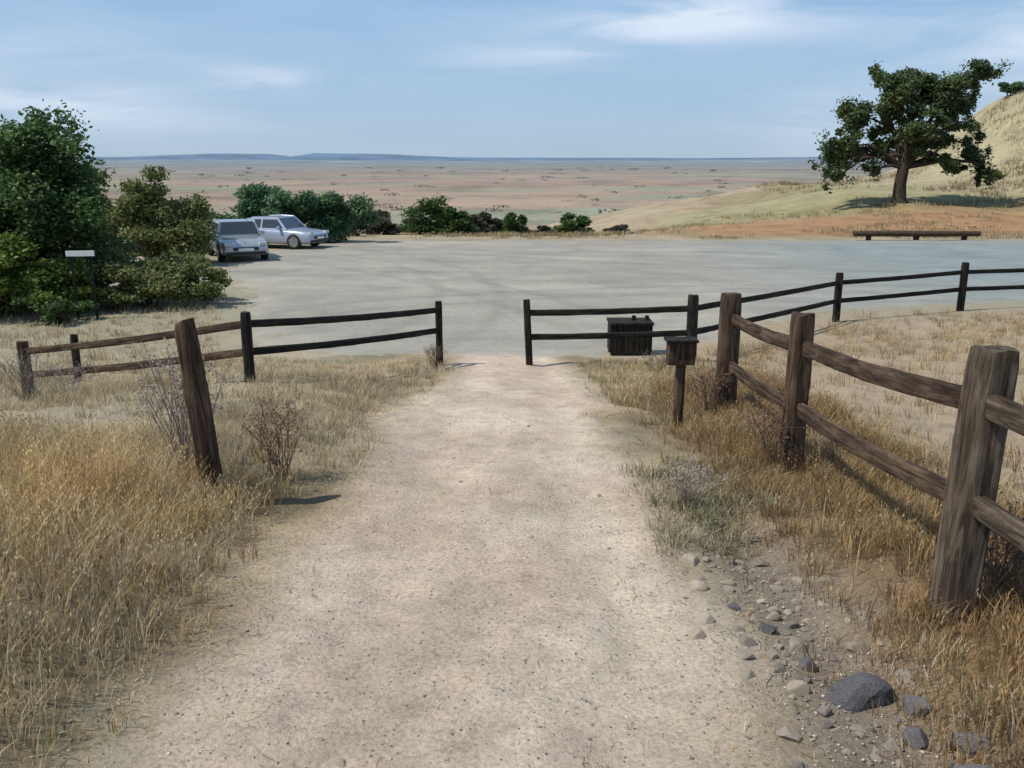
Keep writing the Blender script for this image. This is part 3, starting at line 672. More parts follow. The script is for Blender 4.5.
# ------------------------------------------------------------------ cars
M_GLASS = mat_plain('car_glass', (.045, .052, .06), .06, coat=.6)
M_TYRE = mat_plain('tyre_rubber', (.015, .015, .015), .8)
M_RIM = mat_plain('alloy_rim', (.45, .46, .47), .35, .8)
M_TRIM = mat_plain('black_trim', (.02, .02, .02), .5)
M_LAMP = mat_plain('lamp_lens', (.55, .56, .58), .15, coat=.8)
M_RED = mat_plain('tail_lamp_lens', (.35, .02, .015), .2, coat=.6)
def car(name, label, x, y, rz, paint, L=4.2, W=1.74, H=1.44, roof=(.30, .36, .72, .9), cat='car', group='parked cars'):
    """length along local -Y (front at -Y)"""
    z = gz(x, y) + .012
    e = empty(name, (x, y, z), rz); tag(e, label, cat, group)
    hood = H * .62; belt = H * .64
    a, b_, c, d = roof          # along length: windscreen base, roof front, roof rear, rear base
    def yy(t): return -L / 2 + t * L
    # body: stations along the length with rounded section
    st = [(0, .34, .56, .80), (.015, .22, .62, .90), (.05, .19, hood - .09, .95), (.10, .18, hood - .05, .98), (a - .02, .17, hood, 1.0), (.5, .17, belt, 1.0), (d, .17, belt + .02, 1.0), (.97, .2, belt - .03, .93), (1, .34, .72, .84)]
    V = []; m = 10
    for t, z0, z1, wf in st:
        w = W / 2 * wf; zz = z1 - z0
        sec = [(-w * .90, z0), (-w, z0 + zz * .2), (-w, z0 + zz * .62), (-w * .95, z1 - .05), (-w * .86, z1), (w * .86, z1), (w * .95, z1 - .05), (w, z0 + zz * .62), (w, z0 + zz * .2), (w * .90, z0)]
        V += [(p, yy(t), q) for p, q in sec]
    F = [(i * m + k, i * m + (k + 1) % m, (i + 1) * m + (k + 1) % m, (i + 1) * m + k) for i in range(len(st) - 1) for k in range(m)]
    mb = MB(); mb.add(V, F + [tuple(range(m))[::-1], tuple(range((len(st) - 1) * m, len(st) * m))], True)
    bo = mb.build('body', paint, e)
    sd = bo.modifiers.new('smooth', 'SUBSURF'); sd.levels = 2; sd.render_levels = 2
    # cabin
    wt, wb = W / 2 * .74, W / 2 * .93
    pf = [(a, belt - .04, wb), (b_, H - .03, wt), ((b_ + c) / 2, H, wt), (c, H - .04, wt), (d, belt - .04, wb)]
    V = []
    for t, zz, w in pf: V += [(-w, yy(t), zz), (w, yy(t), zz)]
    n = len(pf)
    Fc = [(2 * i, 2 * i + 1, 2 * i + 3, 2 * i + 2) for i in range(n - 1)]
    Fc += [tuple(2 * i for i in range(n))[::-1], tuple(2 * i + 1 for i in range(n)), (0, 2 * n - 2, 2 * n - 1, 1)]
    mb = MB(); mb.add(V, Fc); mb.build('cabin', paint, e, bevel=.035)
    def quad(name, pts, off, mat):
        pts = [Vector(p) for p in pts]; nrm = (pts[1] - pts[0]).cross(pts[2] - pts[0]).normalized()
        cc = sum(pts, Vector()) / len(pts)
        if nrm.dot(cc - Vector((0, 0, H * .6))) < 0: nrm = -nrm
        top = [p + nrm * off for p in pts]; k = len(pts); mb = MB()
        mb.add(top + pts, [tuple(range(k))] + [(i, (i + 1) % k, k + (i + 1) % k, k + i) for i in range(k)]); return mb.build(name, mat, e)
    def lerp(p, q, s): return Vector(p).lerp(Vector(q), s)
    def glass(name, A, B, Cc, D, ins=.07):   # A,B bottom, C,D top
        A, B, Cc, D = map(Vector, (A, B, Cc, D)); c0 = (A + B + Cc + D) / 4
        quad(name, [p.lerp(c0, ins * 1.6) for p in (A, B, Cc, D)], .012, M_GLASS)
    fr = [(-wb, yy(a), belt + .01), (wb, yy(a), belt + .01), (wt, yy(b_), H - .03), (-wt, yy(b_), H - .03)]
    s_ = .05
    fr[0] = lerp((-wb, yy(a), belt - .04), (-wt, yy(b_), H - .03), s_); fr[1] = lerp((wb, yy(a), belt - .04), (wt, yy(b_), H - .03), s_)
    glass('windscreen', *fr)
    re_ = [lerp((-wb, yy(d), belt - .04), (-wt, yy(c), H - .04), .1), lerp((wb, yy(d), belt - .04), (wt, yy(c), H - .04), .1), (wt, yy(c), H - .04), (-wt, yy(c), H - .04)]
    glass('rear_window', *re_)
    for s in (-1, 1):
        mid = (a + d) / 2 + .01
        def side(t, up):   # point on the side plane
            w = wb + (wt - wb) * up; return Vector((s * w, yy(t), belt - .04 + (H - belt + .0) * up))
        lowt = .17
        def tl(up): return a + (b_ - a) * up
        def tr(up): return d + (c - d) * up
        quad('window', [side(tl(lowt) + .02, lowt), side(mid - .012, lowt), side(mid - .012, .86), side(tl(.86) + .012, .86)], .018, M_GLASS)
        quad('window', [side(mid + .012, lowt), side(tr(lowt) - .03, lowt), side(tr(.86) - .015, .86), side(mid + .012, .86)], .018, M_GLASS)
        mb = MB(); mb.box((s * (W / 2 * .93) - .0, yy(a + .06), belt - .02), (s * (W / 2 * .93 + .17), yy(a + .06) + .1, belt + .1)) if s > 0 else mb.box((-(W / 2 * .93 + .17), yy(a + .06), belt - .02), (-(W / 2 * .93), yy(a + .06) + .1, belt + .1))
        mb.build('mirror', paint, e, bevel=.02)
        mb = MB(); lx0 = s * W / 2 * .55; lx1 = s * W / 2 * .86
        mb.box((min(lx0, lx1), yy(0) - .012, .58), (max(lx0, lx1), yy(.04), .70)); mb.build('headlight', M_LAMP, e, bevel=.015)
        mb = MB(); mb.box((min(lx0, lx1) + .03 * s, yy(.96), .66), (max(lx0, lx1) + .03 * s, yy(1) + .012, .80)); mb.build('tail_light', M_RED, e, bevel=.015)
        for t in (.19, .80):
            w_ = MB(); cx = s * (W / 2 - .09); cy = yy(t); r = .315
            # tyre, a torus-like lathe about X
            prof = [(.0, r - .10), (.0, r - .02), (.03, r), (.17, r), (.20, r - .02), (.20, r - .10)]
            k = 24; Vw = []; Fw = []
            for i in range(k):
                an = 2 * math.pi * i / k
                for px_, rr_ in prof: Vw.append((cx + s * (px_ - .10), cy + rr_ * math.cos(an), r + rr_ * math.sin(an)))
            q = len(prof)
            for i in range(k):
                for j in range(q - 1): Fw.append((i * q + j, i * q + j + 1, ((i + 1) % k) * q + j + 1, ((i + 1) % k) * q + j))
            w_.add(Vw, Fw, True); wo = w_.build('wheel', M_TYRE, e)
            rm = MB(); 
            rm.tube([(cx + s * .02, cy, r), (cx + s * .085, cy, r)], r - .09, 20)
            for j in range(5):
                an = 2 * math.pi * j / 5; mt = Matrix.Translation((cx + s * .092, cy, r)) @ Matrix.Rotation(an, 4, 'X')
                rm.box((-.008, -.03, .03), (.008, .03, r - .1), mt)
            rm.build('rim', M_RIM, wo)
    mb = MB(); mb.box((-W * .26, yy(0) - .015, .42), (W * .26, yy(.03), .54)); mb.build('grille', M_TRIM, e, bevel=.01)
    mb = MB(); mb.box((-W * .40, yy(0) - .03, .27), (W * .40, yy(.03), .38)); mb.build('bumper', M_TRIM, e, bevel=.015)
    mb = MB(); mb.box((-.26, yy(0) - .038, .405), (.26, yy(0) - .018, .50)); mb.build('number_plate', M_WHITE, e)
    return e
P_SILV = mat_plain('silver_car_paint', (.42, .45, .46), .3, .5, .6, .04)
P_BLUE = mat_plain('pale_blue_car_paint', (.42, .47, .58), .3, .3, .6, .03)
P_WHITE = mat_plain('white_car_paint', (.7, .72, .74), .3, 0, .7, .03)
car('car', 'silver car facing the fence, nearest of the cars beside the left bushes', -10.15, 33.4, R(26), P_SILV, H=1.38, W=1.68, L=4.0)
car('car', 'low pale blue-white car with dark windows parked behind and right of the silver car', -9.75, 38.0, R(72), P_BLUE, L=3.9, H=1.28, roof=(.28, .40, .70, .86))
car('suv', 'white tall car mostly hidden among the left trees', -16.3, 37.5, R(75), P_WHITE, L=4.5, H=1.68, roof=(.26, .34, .88, .98))

# ------------------------------------------------------------------ stones
M_ST = mat_stone('grey_stone', (.17, .15, .12), (.5, .43, .34))
M_STB = mat_stone('blue_grey_stone', (.06, .057, .064), (.21, .20, .205))
def stone_mesh(seed):
    import bmesh
    bm = bmesh.new(); bmesh.ops.create_icosphere(bm, subdivisions=3, radius=1)
    r = random.Random(seed); pl = []
    for _ in range(11):
        n = Vector((r.gauss(0, 1), r.gauss(0, 1), r.gauss(0, 1))).normalized(); pl.append((n, r.uniform(.55, .85)))
    for v in bm.verts:
        for n, d in pl:
            q = v.co.dot(n)
            if q > d: v.co -= n * (q - d) * .92
        v.co *= 1 + (float(fbm(np.array([v.co.x * 2 + seed]), np.array([v.co.y * 2 + v.co.z * 1.7]), seed, 3)[0]) - .5) * .16
    me = bpy.data.meshes.new('stone'); bm.to_mesh(me); bm.free(); return me
SM = []
for s in range(6):
    for mt in (M_ST, M_STB):
        me = stone_mesh(s + 3); me.materials.append(mt); SM.append(me)
def stone(x, y, sx, sy, sz, k, label, group='stones in the rubble strip', sink=.35):
    o = bpy.data.objects.new('stone', SM[k]); o.scale = (sx, sy, sz)
    o.rotation_euler = (random.uniform(-.3, .3), random.uniform(-.3, .3), random.uniform(0, 6.3))
    o.location = (x, y, gz(x, y) + sz * sink); put(o); tag(o, label, 'stone', group); return o
stone(1.19, 2.75, .13, .10, .08, 3, 'largest dark blue-grey rock beside the right edge of the path', None, sink=.12)
stone(1.33, 2.22, .10, .085, .06, 1, 'broad blue-grey rock at the lower right corner below the fence post', None)
stone(1.36, 2.68, .06, .05, .04, 5, 'dark rock touching the right side of the largest blue-grey rock', None)
rs = random.Random(5)
for x, y, a_, c_, k_, lab in [(1.08, 2.95, .05, .04, 7, 'dark flat rock behind the largest blue-grey rock'),
        (1.28, 2.50, .062, .045, 9, 'dark angular rock between the largest rock and the lower right corner'),
        (1.42, 2.42, .07, .045, 1, 'grey-blue rock leaning into the grass at the lower right'),
        (1.02, 3.25, .045, .03, 5, 'dark rock at the upper end of the rubble strip'),
        (.93, 3.42, .035, .028, 11, 'small dark rock at the top of the rubble strip on the path side')]:
    stone(x, y, a_, a_ * .8, c_, k_, lab, None, sink=.2)
placed = [(1.08, 2.95, .05), (1.28, 2.5, .06), (1.42, 2.42, .07), (1.02, 3.25, .05), (.93, 3.42, .04), (1.19, 2.75, .13), (1.33, 2.22, .11), (1.36, 2.68, .07)]
cnt = 0
while cnt < 210:
    y = rs.uniform(1.7, 4.0); x = 1.13 + rs.gauss(0, .15) + .05 * (2.8 - y); s = rs.choice([.012, .015, .018, .022, .028, .036, .05])
    if any(math.hypot(x - a, y - b) < s + c for a, b, c in placed): continue
    placed.append((x, y, s)); cnt += 1
    stone(x, y, s, s * rs.uniform(.7, 1), s * rs.uniform(.5, .8), rs.choice([0, 2, 4, 6, 8, 10]), 'small angular grey stone in the rubble strip between path and right fence', sink=.1)
cnt = 0
while cnt < 26:
    y = rs.uniform(2.1, 8.5); x = rs.uniform(-1.5, .9); s = rs.choice([.008, .011, .014, .02])
    if any(math.hypot(x - a, y - b) < s + c for a, b, c in placed): continue
    placed.append((x, y, s)); cnt += 1
    stone(x, y, s, s * .8, s * .6, rs.choice([0, 2, 4, 6, 8]), 'small loose stone lying on the bare dirt path', 'loose stones on the path')
# gravel
n = 5200
gx = np.concatenate([rng.normal(1.12, .2, n // 2), rng.uniform(-1.5, 1.1, n // 2)]); gy = np.concatenate([rng.uniform(1.5, 5.2, n // 2), 1.5 + 7 * rng.random(n // 2) ** 1.4])
gs = rng.choice([.003, .0045, .006, .009], n, p=[.35, .35, .2, .1])
oct_ = np.array([(1, 0, 0), (-1, 0, 0), (0, 1, 0), (0, -1, 0), (0, 0, .7), (0, 0, -.7)], float)
of = np.array([(0, 2, 4), (2, 1, 4), (1, 3, 4), (3, 0, 4), (2, 0, 5), (1, 2, 5), (3, 1, 5), (0, 3, 5)])
jit = 1 + rng.normal(0, .22, (n, 6, 3)); ang = rng.random(n) * 6.28; ca, sa = np.cos(ang), np.sin(ang)
vv = oct_[None] * jit * gs[:, None, None] * np.array((1.2, .9, .8))
vx = vv[..., 0] * ca[:, None] - vv[..., 1] * sa[:, None]; vy = vv[..., 0] * sa[:, None] + vv[..., 1] * ca[:, None]
vv = np.stack([vx + gx[:, None], vy + gy[:, None], vv[..., 2] + (height(gx, gy) + gs * .45)[:, None]], -1)
gc = np.array((.36, .32, .27))[None] * rng.uniform(.35, 1.5, n)[:, None]
o = mesh_np('gravel', vv.reshape(-1, 3), (of[None] + (np.arange(n) * 6)[:, None, None]).reshape(-1, 3), mat_attr('gravel_chips', 0), cols=np.repeat(gc, 6, 0))
tag(o, 'loose gravel chips scattered over the dirt path and its right edge', 'gravel', kind='stuff')

# ------------------------------------------------------------------ grass
def tufts(cx, cy, nb, hgt, rad, lean, width, cols, seedfrac=0.0):
    """arrays per tuft -> blade mesh. cols: (k,3) palette picked per tuft + jitter"""
    nb = nb.astype(int); idx = np.repeat(np.arange(len(cx)), nb); n = len(idx)
    a = rng.random(n) * 2 * math.pi; rr = rad[idx] * rng.random(n) ** .6
    bx = cx[idx] + np.cos(a) * rr; by = cy[idx] + np.sin(a) * rr; bz = height(bx, by) - .01
    h = hgt[idx] * rng.uniform(.45, 1.15, n); la = a + rng.normal(0, .6, n); ln = lean[idx] * rng.uniform(.2, 1.4, n) * h
    wdt = width * rng.uniform(.6, 1.3, n)
    dx, dy = np.cos(la), np.sin(la)
    px_, py_ = -np.sin(la + rng.normal(0, .8, n)), np.cos(la + rng.normal(0, .8, n))
    def lvl(f, g_, w): 
        x = bx + dx * ln * g_; y = by + dy * ln * g_; z = bz + h * f
        return np.stack([x - px_ * w, y - py_ * w, z], -1), np.stack([x + px_ * w, y + py_ * w, z], -1)
    b0, b1 = lvl(0, 0, wdt); m0, m1 = lvl(.55, .3, wdt * .8); tp, _ = lvl(np.clip(1 - .25 * lean[idx], .5, 1), 1, 0 * wdt)
    V = np.stack([b0, b1, m0, m1, tp], 1).reshape(-1, 3)
    o5 = (np.arange(n) * 5)[:, None, None]
    F = (np.array([(0, 1, 3), (0, 3, 2), (2, 3, 4)])[None] + o5).reshape(-1, 3)
    ct = cols[idx] * rng.uniform(.65, 1.3, n)[:, None]
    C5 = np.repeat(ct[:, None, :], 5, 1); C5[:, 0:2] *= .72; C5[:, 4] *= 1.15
    C5 = C5.reshape(-1, 3)
    if seedfrac > 0:
        s = np.nonzero((rng.random(n) < seedfrac) & (h > .16))[0]; T = tp[s]
        Vs = []; 
        for j in range(4):
            off = np.stack([rng.normal(0, .012, len(s)), rng.normal(0, .012, len(s)), -.018 * j + rng.normal(0, .005, len(s))], -1)
            c = T + off; u = np.stack([rng.normal(0, .4, len(s)), rng.normal(0, .4, len(s)), np.ones(len(s))], -1); u /= np.linalg.norm(u, axis=1)[:, None]
            w = np.stack([px_[s], py_[s], 0 * px_[s]], -1)
            Vs.append(np.stack([c - u * .011, c + w * .0035, c + u * .011, c - w * .0035], 1))
        Vs = np.concatenate(Vs).reshape(-1, 3); q = np.arange(len(Vs)).reshape(-1, 4)
        Fs = np.concatenate([q[:, :3], q[:, [0, 2, 3]]]) + len(V)
        cs = np.tile(np.repeat((ct[s] * 1.15), 4, 0), (4, 1))
        V = np.concatenate([V, Vs]); F = np.concatenate([F, Fs]); C5 = np.concatenate([C5, cs])
    return V, F, C5
PAL = np.array([(.49, .375, .20), (.43, .295, .135), (.59, .48, .30), (.32, .205, .10), (.37, .335, .18), (.48, .415, .30)])
def scatter(n, x0, x1, y0, y1, keep, ):
    x = rng.uniform(x0, x1, n); y = rng.uniform(y0, y1, n); k = rng.random(n) < keep(x, y); return x[k], y[k]
def pal(x, y, w, seed):
    """w: palette weights; clumpy choice"""
    k = np.array([rng.choice(len(PAL), p=np.array(w) / sum(w)) for _ in range(len(x))]); c = PAL[k]
    return c * (0.75 + .5 * fbm(x * .9, y * .9, seed, 3))[:, None]
def grass(label, parts):
    V = []; F = []; C = []; b = 0
    for v, f, c in parts: V.append(v); F.append(f + b); C.append(c); b += len(v)
    o = mesh_np('grass', np.concatenate(V), np.concatenate(F), M_GRASS, cols=np.concatenate(C)); tag(o, label, 'grass', kind='stuff')
parts = []
off_path = lambda x, y: 1 - sstep(.15, .6, path_mask(x, y))
# left: tall golden grass near the camera
x, y = scatter(3800, -5.5, -1.15, 1.0, 6.2, lambda x, y: off_path(x, y) * sstep(-1.15, -1.6, x) * (.25 + .75 * sstep(.35, .6, fbm(x * 1.1, y * 1.1, 7, 3))))
hh = (.10 + .06 * sstep(2.2, 3.6, y) + .26 * fbm(x * .8, y * .8, 12, 3) * sstep(-1.2, -2.0, x) * (.45 + .55 * sstep(1.8, 3.4, y))) * (1 - .35 * sstep(4.5, 6.2, y))
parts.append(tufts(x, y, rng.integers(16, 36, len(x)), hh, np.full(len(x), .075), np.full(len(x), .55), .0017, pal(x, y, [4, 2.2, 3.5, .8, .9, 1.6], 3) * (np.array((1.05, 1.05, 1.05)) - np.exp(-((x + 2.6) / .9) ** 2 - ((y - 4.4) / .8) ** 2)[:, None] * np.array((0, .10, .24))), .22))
# left middle: paler low grass
x, y = scatter(5200, -9, -.9, 5.5, 14.5, lambda x, y: off_path(x, y) * (.3 + .7 * sstep(.35, .6, fbm(x * .9, y * .9, 8, 3))) * (~in_poly(x, y, edge)))
parts.append(tufts(x, y, rng.integers(9, 20, len(x)), .07 + .15 * fbm(x * .7, y * .7, 14, 3), np.full(len(x), .08), np.full(len(x), .7), .0026, pal(x, y, [2, 1, 4, .5, 2, 3], 4), .0))
# left beyond the fence to the bushes
x, y = scatter(2600, -14, -4.5, 13.5, 24, lambda x, y: .6 * (~in_poly(x, y, edge)))
parts.append(tufts(x, y, rng.integers(8, 14, len(x)), .10 + .18 * fbm(x * .5, y * .5, 15, 3), np.full(len(x), .12), np.full(len(x), .7), .005, pal(x, y, [2, .5, 4, .2, 2.5, 3], 4), .0))
grass('dry golden grass on the left side of the path', parts)
parts = []
# right verge and under the fence
x, y = scatter(4200, 1.02, 2.6, 1.0, 9.5, lambda x, y: off_path(x, y) * (.06 + .94 * sstep(1.22, 1.5, x + .10 * sstep(2.6, 4.2, y))) * (.2 + .8 * sstep(.35, .55, fbm(x * 1.4, y * 1.4, 9, 3))))
hh = .09 + .24 * fbm(x * 1.2, y * .8, 16, 3) * sstep(1.2, 1.6, x)
hh = hh * (1 - .65 * np.exp(-((x - 1.6) / .28) ** 2 - ((y - 2.85) / .45) ** 2)) * (1 - .5 * np.exp(-((x - 1.65) / .25) ** 2 - ((y - 5.0) / .5) ** 2))
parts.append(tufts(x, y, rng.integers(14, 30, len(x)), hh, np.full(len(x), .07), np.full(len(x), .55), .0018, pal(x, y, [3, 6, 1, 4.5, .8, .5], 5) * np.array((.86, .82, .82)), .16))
x, y = scatter(5200, 2.2, 12, 1.4, 18.5, lambda x, y: sstep(-.2, .6, y * .62 - x + 1.5) * (.2 + .8 * sstep(.38, .6, fbm(x * .8, y * .8, 10, 3))) * (~in_poly(x, y, edge)))
parts.append(tufts(x, y, rng.integers(9, 22, len(x)), .08 + .2 * fbm(x * .8, y * .8, 17, 3), np.full(len(x), .09), np.full(len(x), .6), .0026, pal(x, y, [3, 4, 1.5, 1.5, .8, 1.5], 6), .1))
x, y = scatter(1500, 1.0, 3.0, 8.0, 13.4, lambda x, y: off_path(x, y) * .7)
parts.append(tufts(x, y, rng.integers(8, 18, len(x)), .05 + .12 * fbm(x, y, 17, 3), np.full(len(x), .08), np.full(len(x), .6), .003, pal(x, y, [3, 2, 2, 1, 1, 2], 6), .0))
grass('brown and straw coloured grass under and beyond the right fence', parts)
parts = []
# sparse short green-grey growth on the path edges and middle
x, y = scatter(3600, -1.6, 1.0, 1.6, 13, lambda x, y: sstep(.5, .68, fbm(x * 1.6 + 3, y * 1.3, 66, 4)) * (.8 - .5 * sstep(-.3, .4, x)) + .35 * (1 - path_mask(x, y)))
c = np.array([(.27, .27, .15), (.33, .31, .2), (.22, .24, .12)])[rng.integers(0, 3, len(x))]
parts.append(tufts(x, y, rng.integers(6, 15, len(x)), .012 + .03 * rng.random(len(x)), np.full(len(x), .05), np.full(len(x), 1.2), .0016, c, .0))
# olive weeds right of path at middle distance
x, y = scatter(900, .75, 1.6, 4.0, 8.0, lambda x, y: sstep(.42, .55, fbm(x * 2, y * 1.2, 77, 3)))
c = np.array([(.24, .23, .13), (.32, .29, .17), (.38, .33, .21)])[rng.integers(0, 3, len(x))]
parts.append(tufts(x, y, rng.integers(8, 18, len(x)), .05 + .1 * rng.random(len(x)), np.full(len(x), .07), np.full(len(x), .9), .0025, c, .0))
grass('short grey-green growth trodden into the path and along its edges', parts)
parts = []
x, y = scatter(9000, -2.0, 1.5, 1.4, 13.2, lambda x, y: np.exp(-((path_mask(x, y) - .5) / .3) ** 2) * .75)
parts.append(tufts(x, y, rng.integers(5, 12, len(x)), .02 + .07 * rng.random(len(x)) ** 2, np.full(len(x), .06), np.full(len(x), 1.3), .0018, pal(x, y, [3, 2, 4, 1, 1.5, 3], 13), .0))
x, y = scatter(5200, -2.4, 1.9, 1.4, 9, lambda x, y: .25 + .75 * np.exp(-((path_mask(x, y) - .4) / .35) ** 2))
n = len(x); a = rng.random(n) * 6.28; L_ = rng.uniform(.012, .05, n); zz = height(x, y) + .006; w_ = .0013
dx, dy = np.cos(a) * L_, np.sin(a) * L_; nx_, ny_ = -np.sin(a) * w_, np.cos(a) * w_
V = np.stack([np.stack([x - nx_, y - ny_, zz], -1), np.stack([x + nx_, y + ny_, zz], -1), np.stack([x + dx + nx_, y + dy + ny_, zz + .004], -1), np.stack([x + dx - nx_, y + dy - ny_, zz + .004], -1)], 1).reshape(-1, 3)
q = np.arange(4 * n).reshape(n, 4); parts.append((V, np.concatenate([q[:, :3], q[:, [0, 2, 3]]]), np.repeat(pal(x, y, [3, 2, 4, 1, .2, 3], 14), 4, 0)))
grass('pale straw and flattened stems fading in along both edges of the path', parts)
parts = []
# far bank and hillside
x, y = scatter(7000, -12, 40, 42.6, 66, lambda x, y: sstep(.4, .6, fbm(x * .3, y * .3, 18, 3)) * (.9 * np.exp(-(y - 42.6) / 14) + .15))
parts.append(tufts(x, y, rng.integers(7, 12, len(x)), .12 + .3 * fbm(x * .3, y * .3, 19, 3), np.full(len(x), .3), np.full(len(x), .6), .012, pal(x, y, [3, 3, 2, 1, 2, 2], 6) * .85, .0))
x, y = scatter(5000, 24, 70, 60, 95, lambda x, y: sstep(.4, .55, fbm(x * .15, y * .2, 18, 3)))
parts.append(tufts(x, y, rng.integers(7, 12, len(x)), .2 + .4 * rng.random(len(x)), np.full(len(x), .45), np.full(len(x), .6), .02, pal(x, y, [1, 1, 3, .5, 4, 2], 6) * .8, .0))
grass('rough dry grass on the bank beyond the car park', parts)

# scrub dotted over the far plain
k = 300; d_ = 10 ** rng.uniform(math.log10(95), math.log10(1900), k); a_ = rng.uniform(-.62, .5, k); px_ = np.sin(a_) * d_; py_ = np.cos(a_) * d_
px_ += (vnoise(px_ * .01, py_ * .01, 4) - .5) * 60; py_ = np.where(rng.random(k) < .6, np.round(py_ / (py_ * .16)) * (py_ * .16) + rng.normal(0, 2, k), py_)
py_ = np.maximum(py_, 90); sz = rng.uniform(.4, 1.4, k) * (.6 + d_ / 650)
keep = px_ < 12 + (py_ - 90) * .25; px_, py_, sz = px_[keep], py_[keep], sz[keep]
C = np.stack([px_, py_, height(px_, py_) + sz * .4], -1); Rr = np.stack([sz * rng.uniform(1.5, 4.5, len(sz)), sz * 1.5, sz * .42], -1)
Vs, Fs = [], []; b_ = 0
for lo in range(0, len(C)):
    V, F = leaves(C[lo:lo + 1], Rr[lo:lo + 1], 46, float(sz[lo]) * .22, flat=.8); Vs.append(V); Fs.append(F + b_); b_ += len(V)
M_SCRUB = mat_leaf('distant_scrub_leaves', (.12, .125, .10), (.16, .165, .13), (.21, .205, .165), .1)  # leaf colours paled to paint in the haze over the plain
o = mesh_np('scrub', np.concatenate(Vs), np.concatenate(Fs), M_SCRUB); tag(o, 'grey-green scrub dotted over the distant brown plain', 'scrub', kind='stuff')

# dead twiggy weeds: around the leaning post, by fence ends
M_TWIG = mat_plain('dead_stems', (.27, .225, .19), .9, var=.35, scale=3)
M_TWIGR = mat_plain('rusty_stems', (.17, .10, .065), .9, var=.35, scale=3)
def weed(x, y, h, w, n, mat, label, group='dead weeds beside the fences'):
    z = gz(x, y); V = []; F = []
    mb = MB()
    for i in range(n):
        a = random.uniform(0, 6.28); r = random.random() ** .6 * w; hh_ = h * random.uniform(.55, 1.05)
        p0 = Vector((random.gauss(0, .02 + w * .12), random.gauss(0, .02 + w * .12), -.02)); p2 = Vector((math.cos(a) * r, math.sin(a) * r, hh_))
        p1 = p0.lerp(p2, .5) + Vector((random.gauss(0, .02), random.gauss(0, .02), .05 * h))
        mb.tube([p0, p1, p2], [.0028, .0022, .0012], 4, 0, False)
        for k in range(5):
            t_ = random.uniform(.35, .95); q = p1.lerp(p2, t_); b2 = q + Vector((random.gauss(0, .05), random.gauss(0, .05), random.uniform(.02, .09)))
            mb.tube([q, b2], [.0016, .001], 3, 0, False)
            for _ in range(3):
                c = b2 + Vector((random.gauss(0, .008), random.gauss(0, .008), random.gauss(0, .01))); s = random.uniform(.004, .009)
                u = Vector((random.gauss(0, 1), random.gauss(0, 1), random.gauss(0, 1))).normalized(); v = u.orthogonal().normalized()
                mb.add([c - u * s, c + v * s * .7, c + u * s, c - v * s * .7], [(0, 1, 2, 3)])
    o = mb.build('dead_weed', mat, None, (x, y, z)); tag(o, label, 'weed', group); return o
weed(-1.88, 5.0, .78, .30, 60, M_TWIG, 'tallest grey-brown dead weed behind the leaning post')
weed(-1.45, 5.3, .5, .2, 34, M_TWIGR, 'rusty dead weed right of the leaning post')
weed(-5.95, 10.7, .62, .4, 46, M_TWIG, 'dead weed at the left end of the sagging fence')
weed(-5.2, 10.2, .4, .35, 30, M_TWIG, 'low dead weed in front of the left end of the fence')
weed(-1.1, 12.5, .34, .16, 24, M_TWIGR, 'small rusty weed at the foot of the post left of the opening')
weed(1.62, 7.2, .42, .2, 34, M_TWIGR, 'brown dead weed at the foot of the farthest post of the near fence')
weed(1.66, 5.45, .42, .2, 36, M_TWIGR, 'brown dead weed at the foot of the middle post of the near fence')
weed(1.98, 3.35, .36, .16, 30, M_TWIGR, 'brown dead weed behind the foot of the nearest large post')
weed(.98, 4.7, .2, .16, 26, M_TWIG, 'small dead weed on the right path edge')
weed(1.9, 11.5, .25, .3, 30, M_TWIGR, 'rusty weed on the slope in front of the litter bin')

# ------------------------------------------------------------------ sky and sun
SUN_EL, SUN_AZ = 56.0, -105.0       # azimuth from +Y, clockwise
w = bpy.data.worlds.new('World'); sc.world = w; w.use_nodes = True
nt = w.node_tree; bg = nt.nodes['Background']
sky = N(nt, 'ShaderNodeTexSky'); sky.sky_type = 'NISHITA'; sky.sun_disc = False
sky.sun_elevation = R(SUN_EL); sky.sun_rotation = R(SUN_AZ); sky.altitude = 50; sky.air_density = 1.0; sky.dust_density = 1.2; sky.ozone_density = 1.5
tc = N(nt, 'ShaderNodeTexCoord'); sx = N(nt, 'ShaderNodeSeparateXYZ'); nt.links.new(tc.outputs['Generated'], sx.inputs[0])
az = N(nt, 'ShaderNodeMath', operation='ARCTAN2'); nt.links.new(sx.outputs[0], az.inputs[0]); nt.links.new(sx.outputs[1], az.inputs[1])
el = N(nt, 'ShaderNodeMath', operation='ARCSINE'); nt.links.new(sx.outputs[2], el.inputs[0])
cmb = N(nt, 'ShaderNodeCombineXYZ'); nt.links.new(az.outputs[0], cmb.inputs[0]); nt.links.new(el.outputs[0], cmb.inputs[1])
mp = N(nt, 'ShaderNodeMapping'); mp.inputs['Scale'].default_value = (5, 26, 1); mp.inputs['Rotation'].default_value = (0, 0, R(-6)); nt.links.new(cmb.outputs[0], mp.inputs[0])
n1 = N(nt, 'ShaderNodeTexNoise', i_Scale=1.0, i_Detail=9.0, i_Roughness=.55, i_Distortion=.6); nt.links.new(mp.outputs[0], n1.inputs['Vector'])
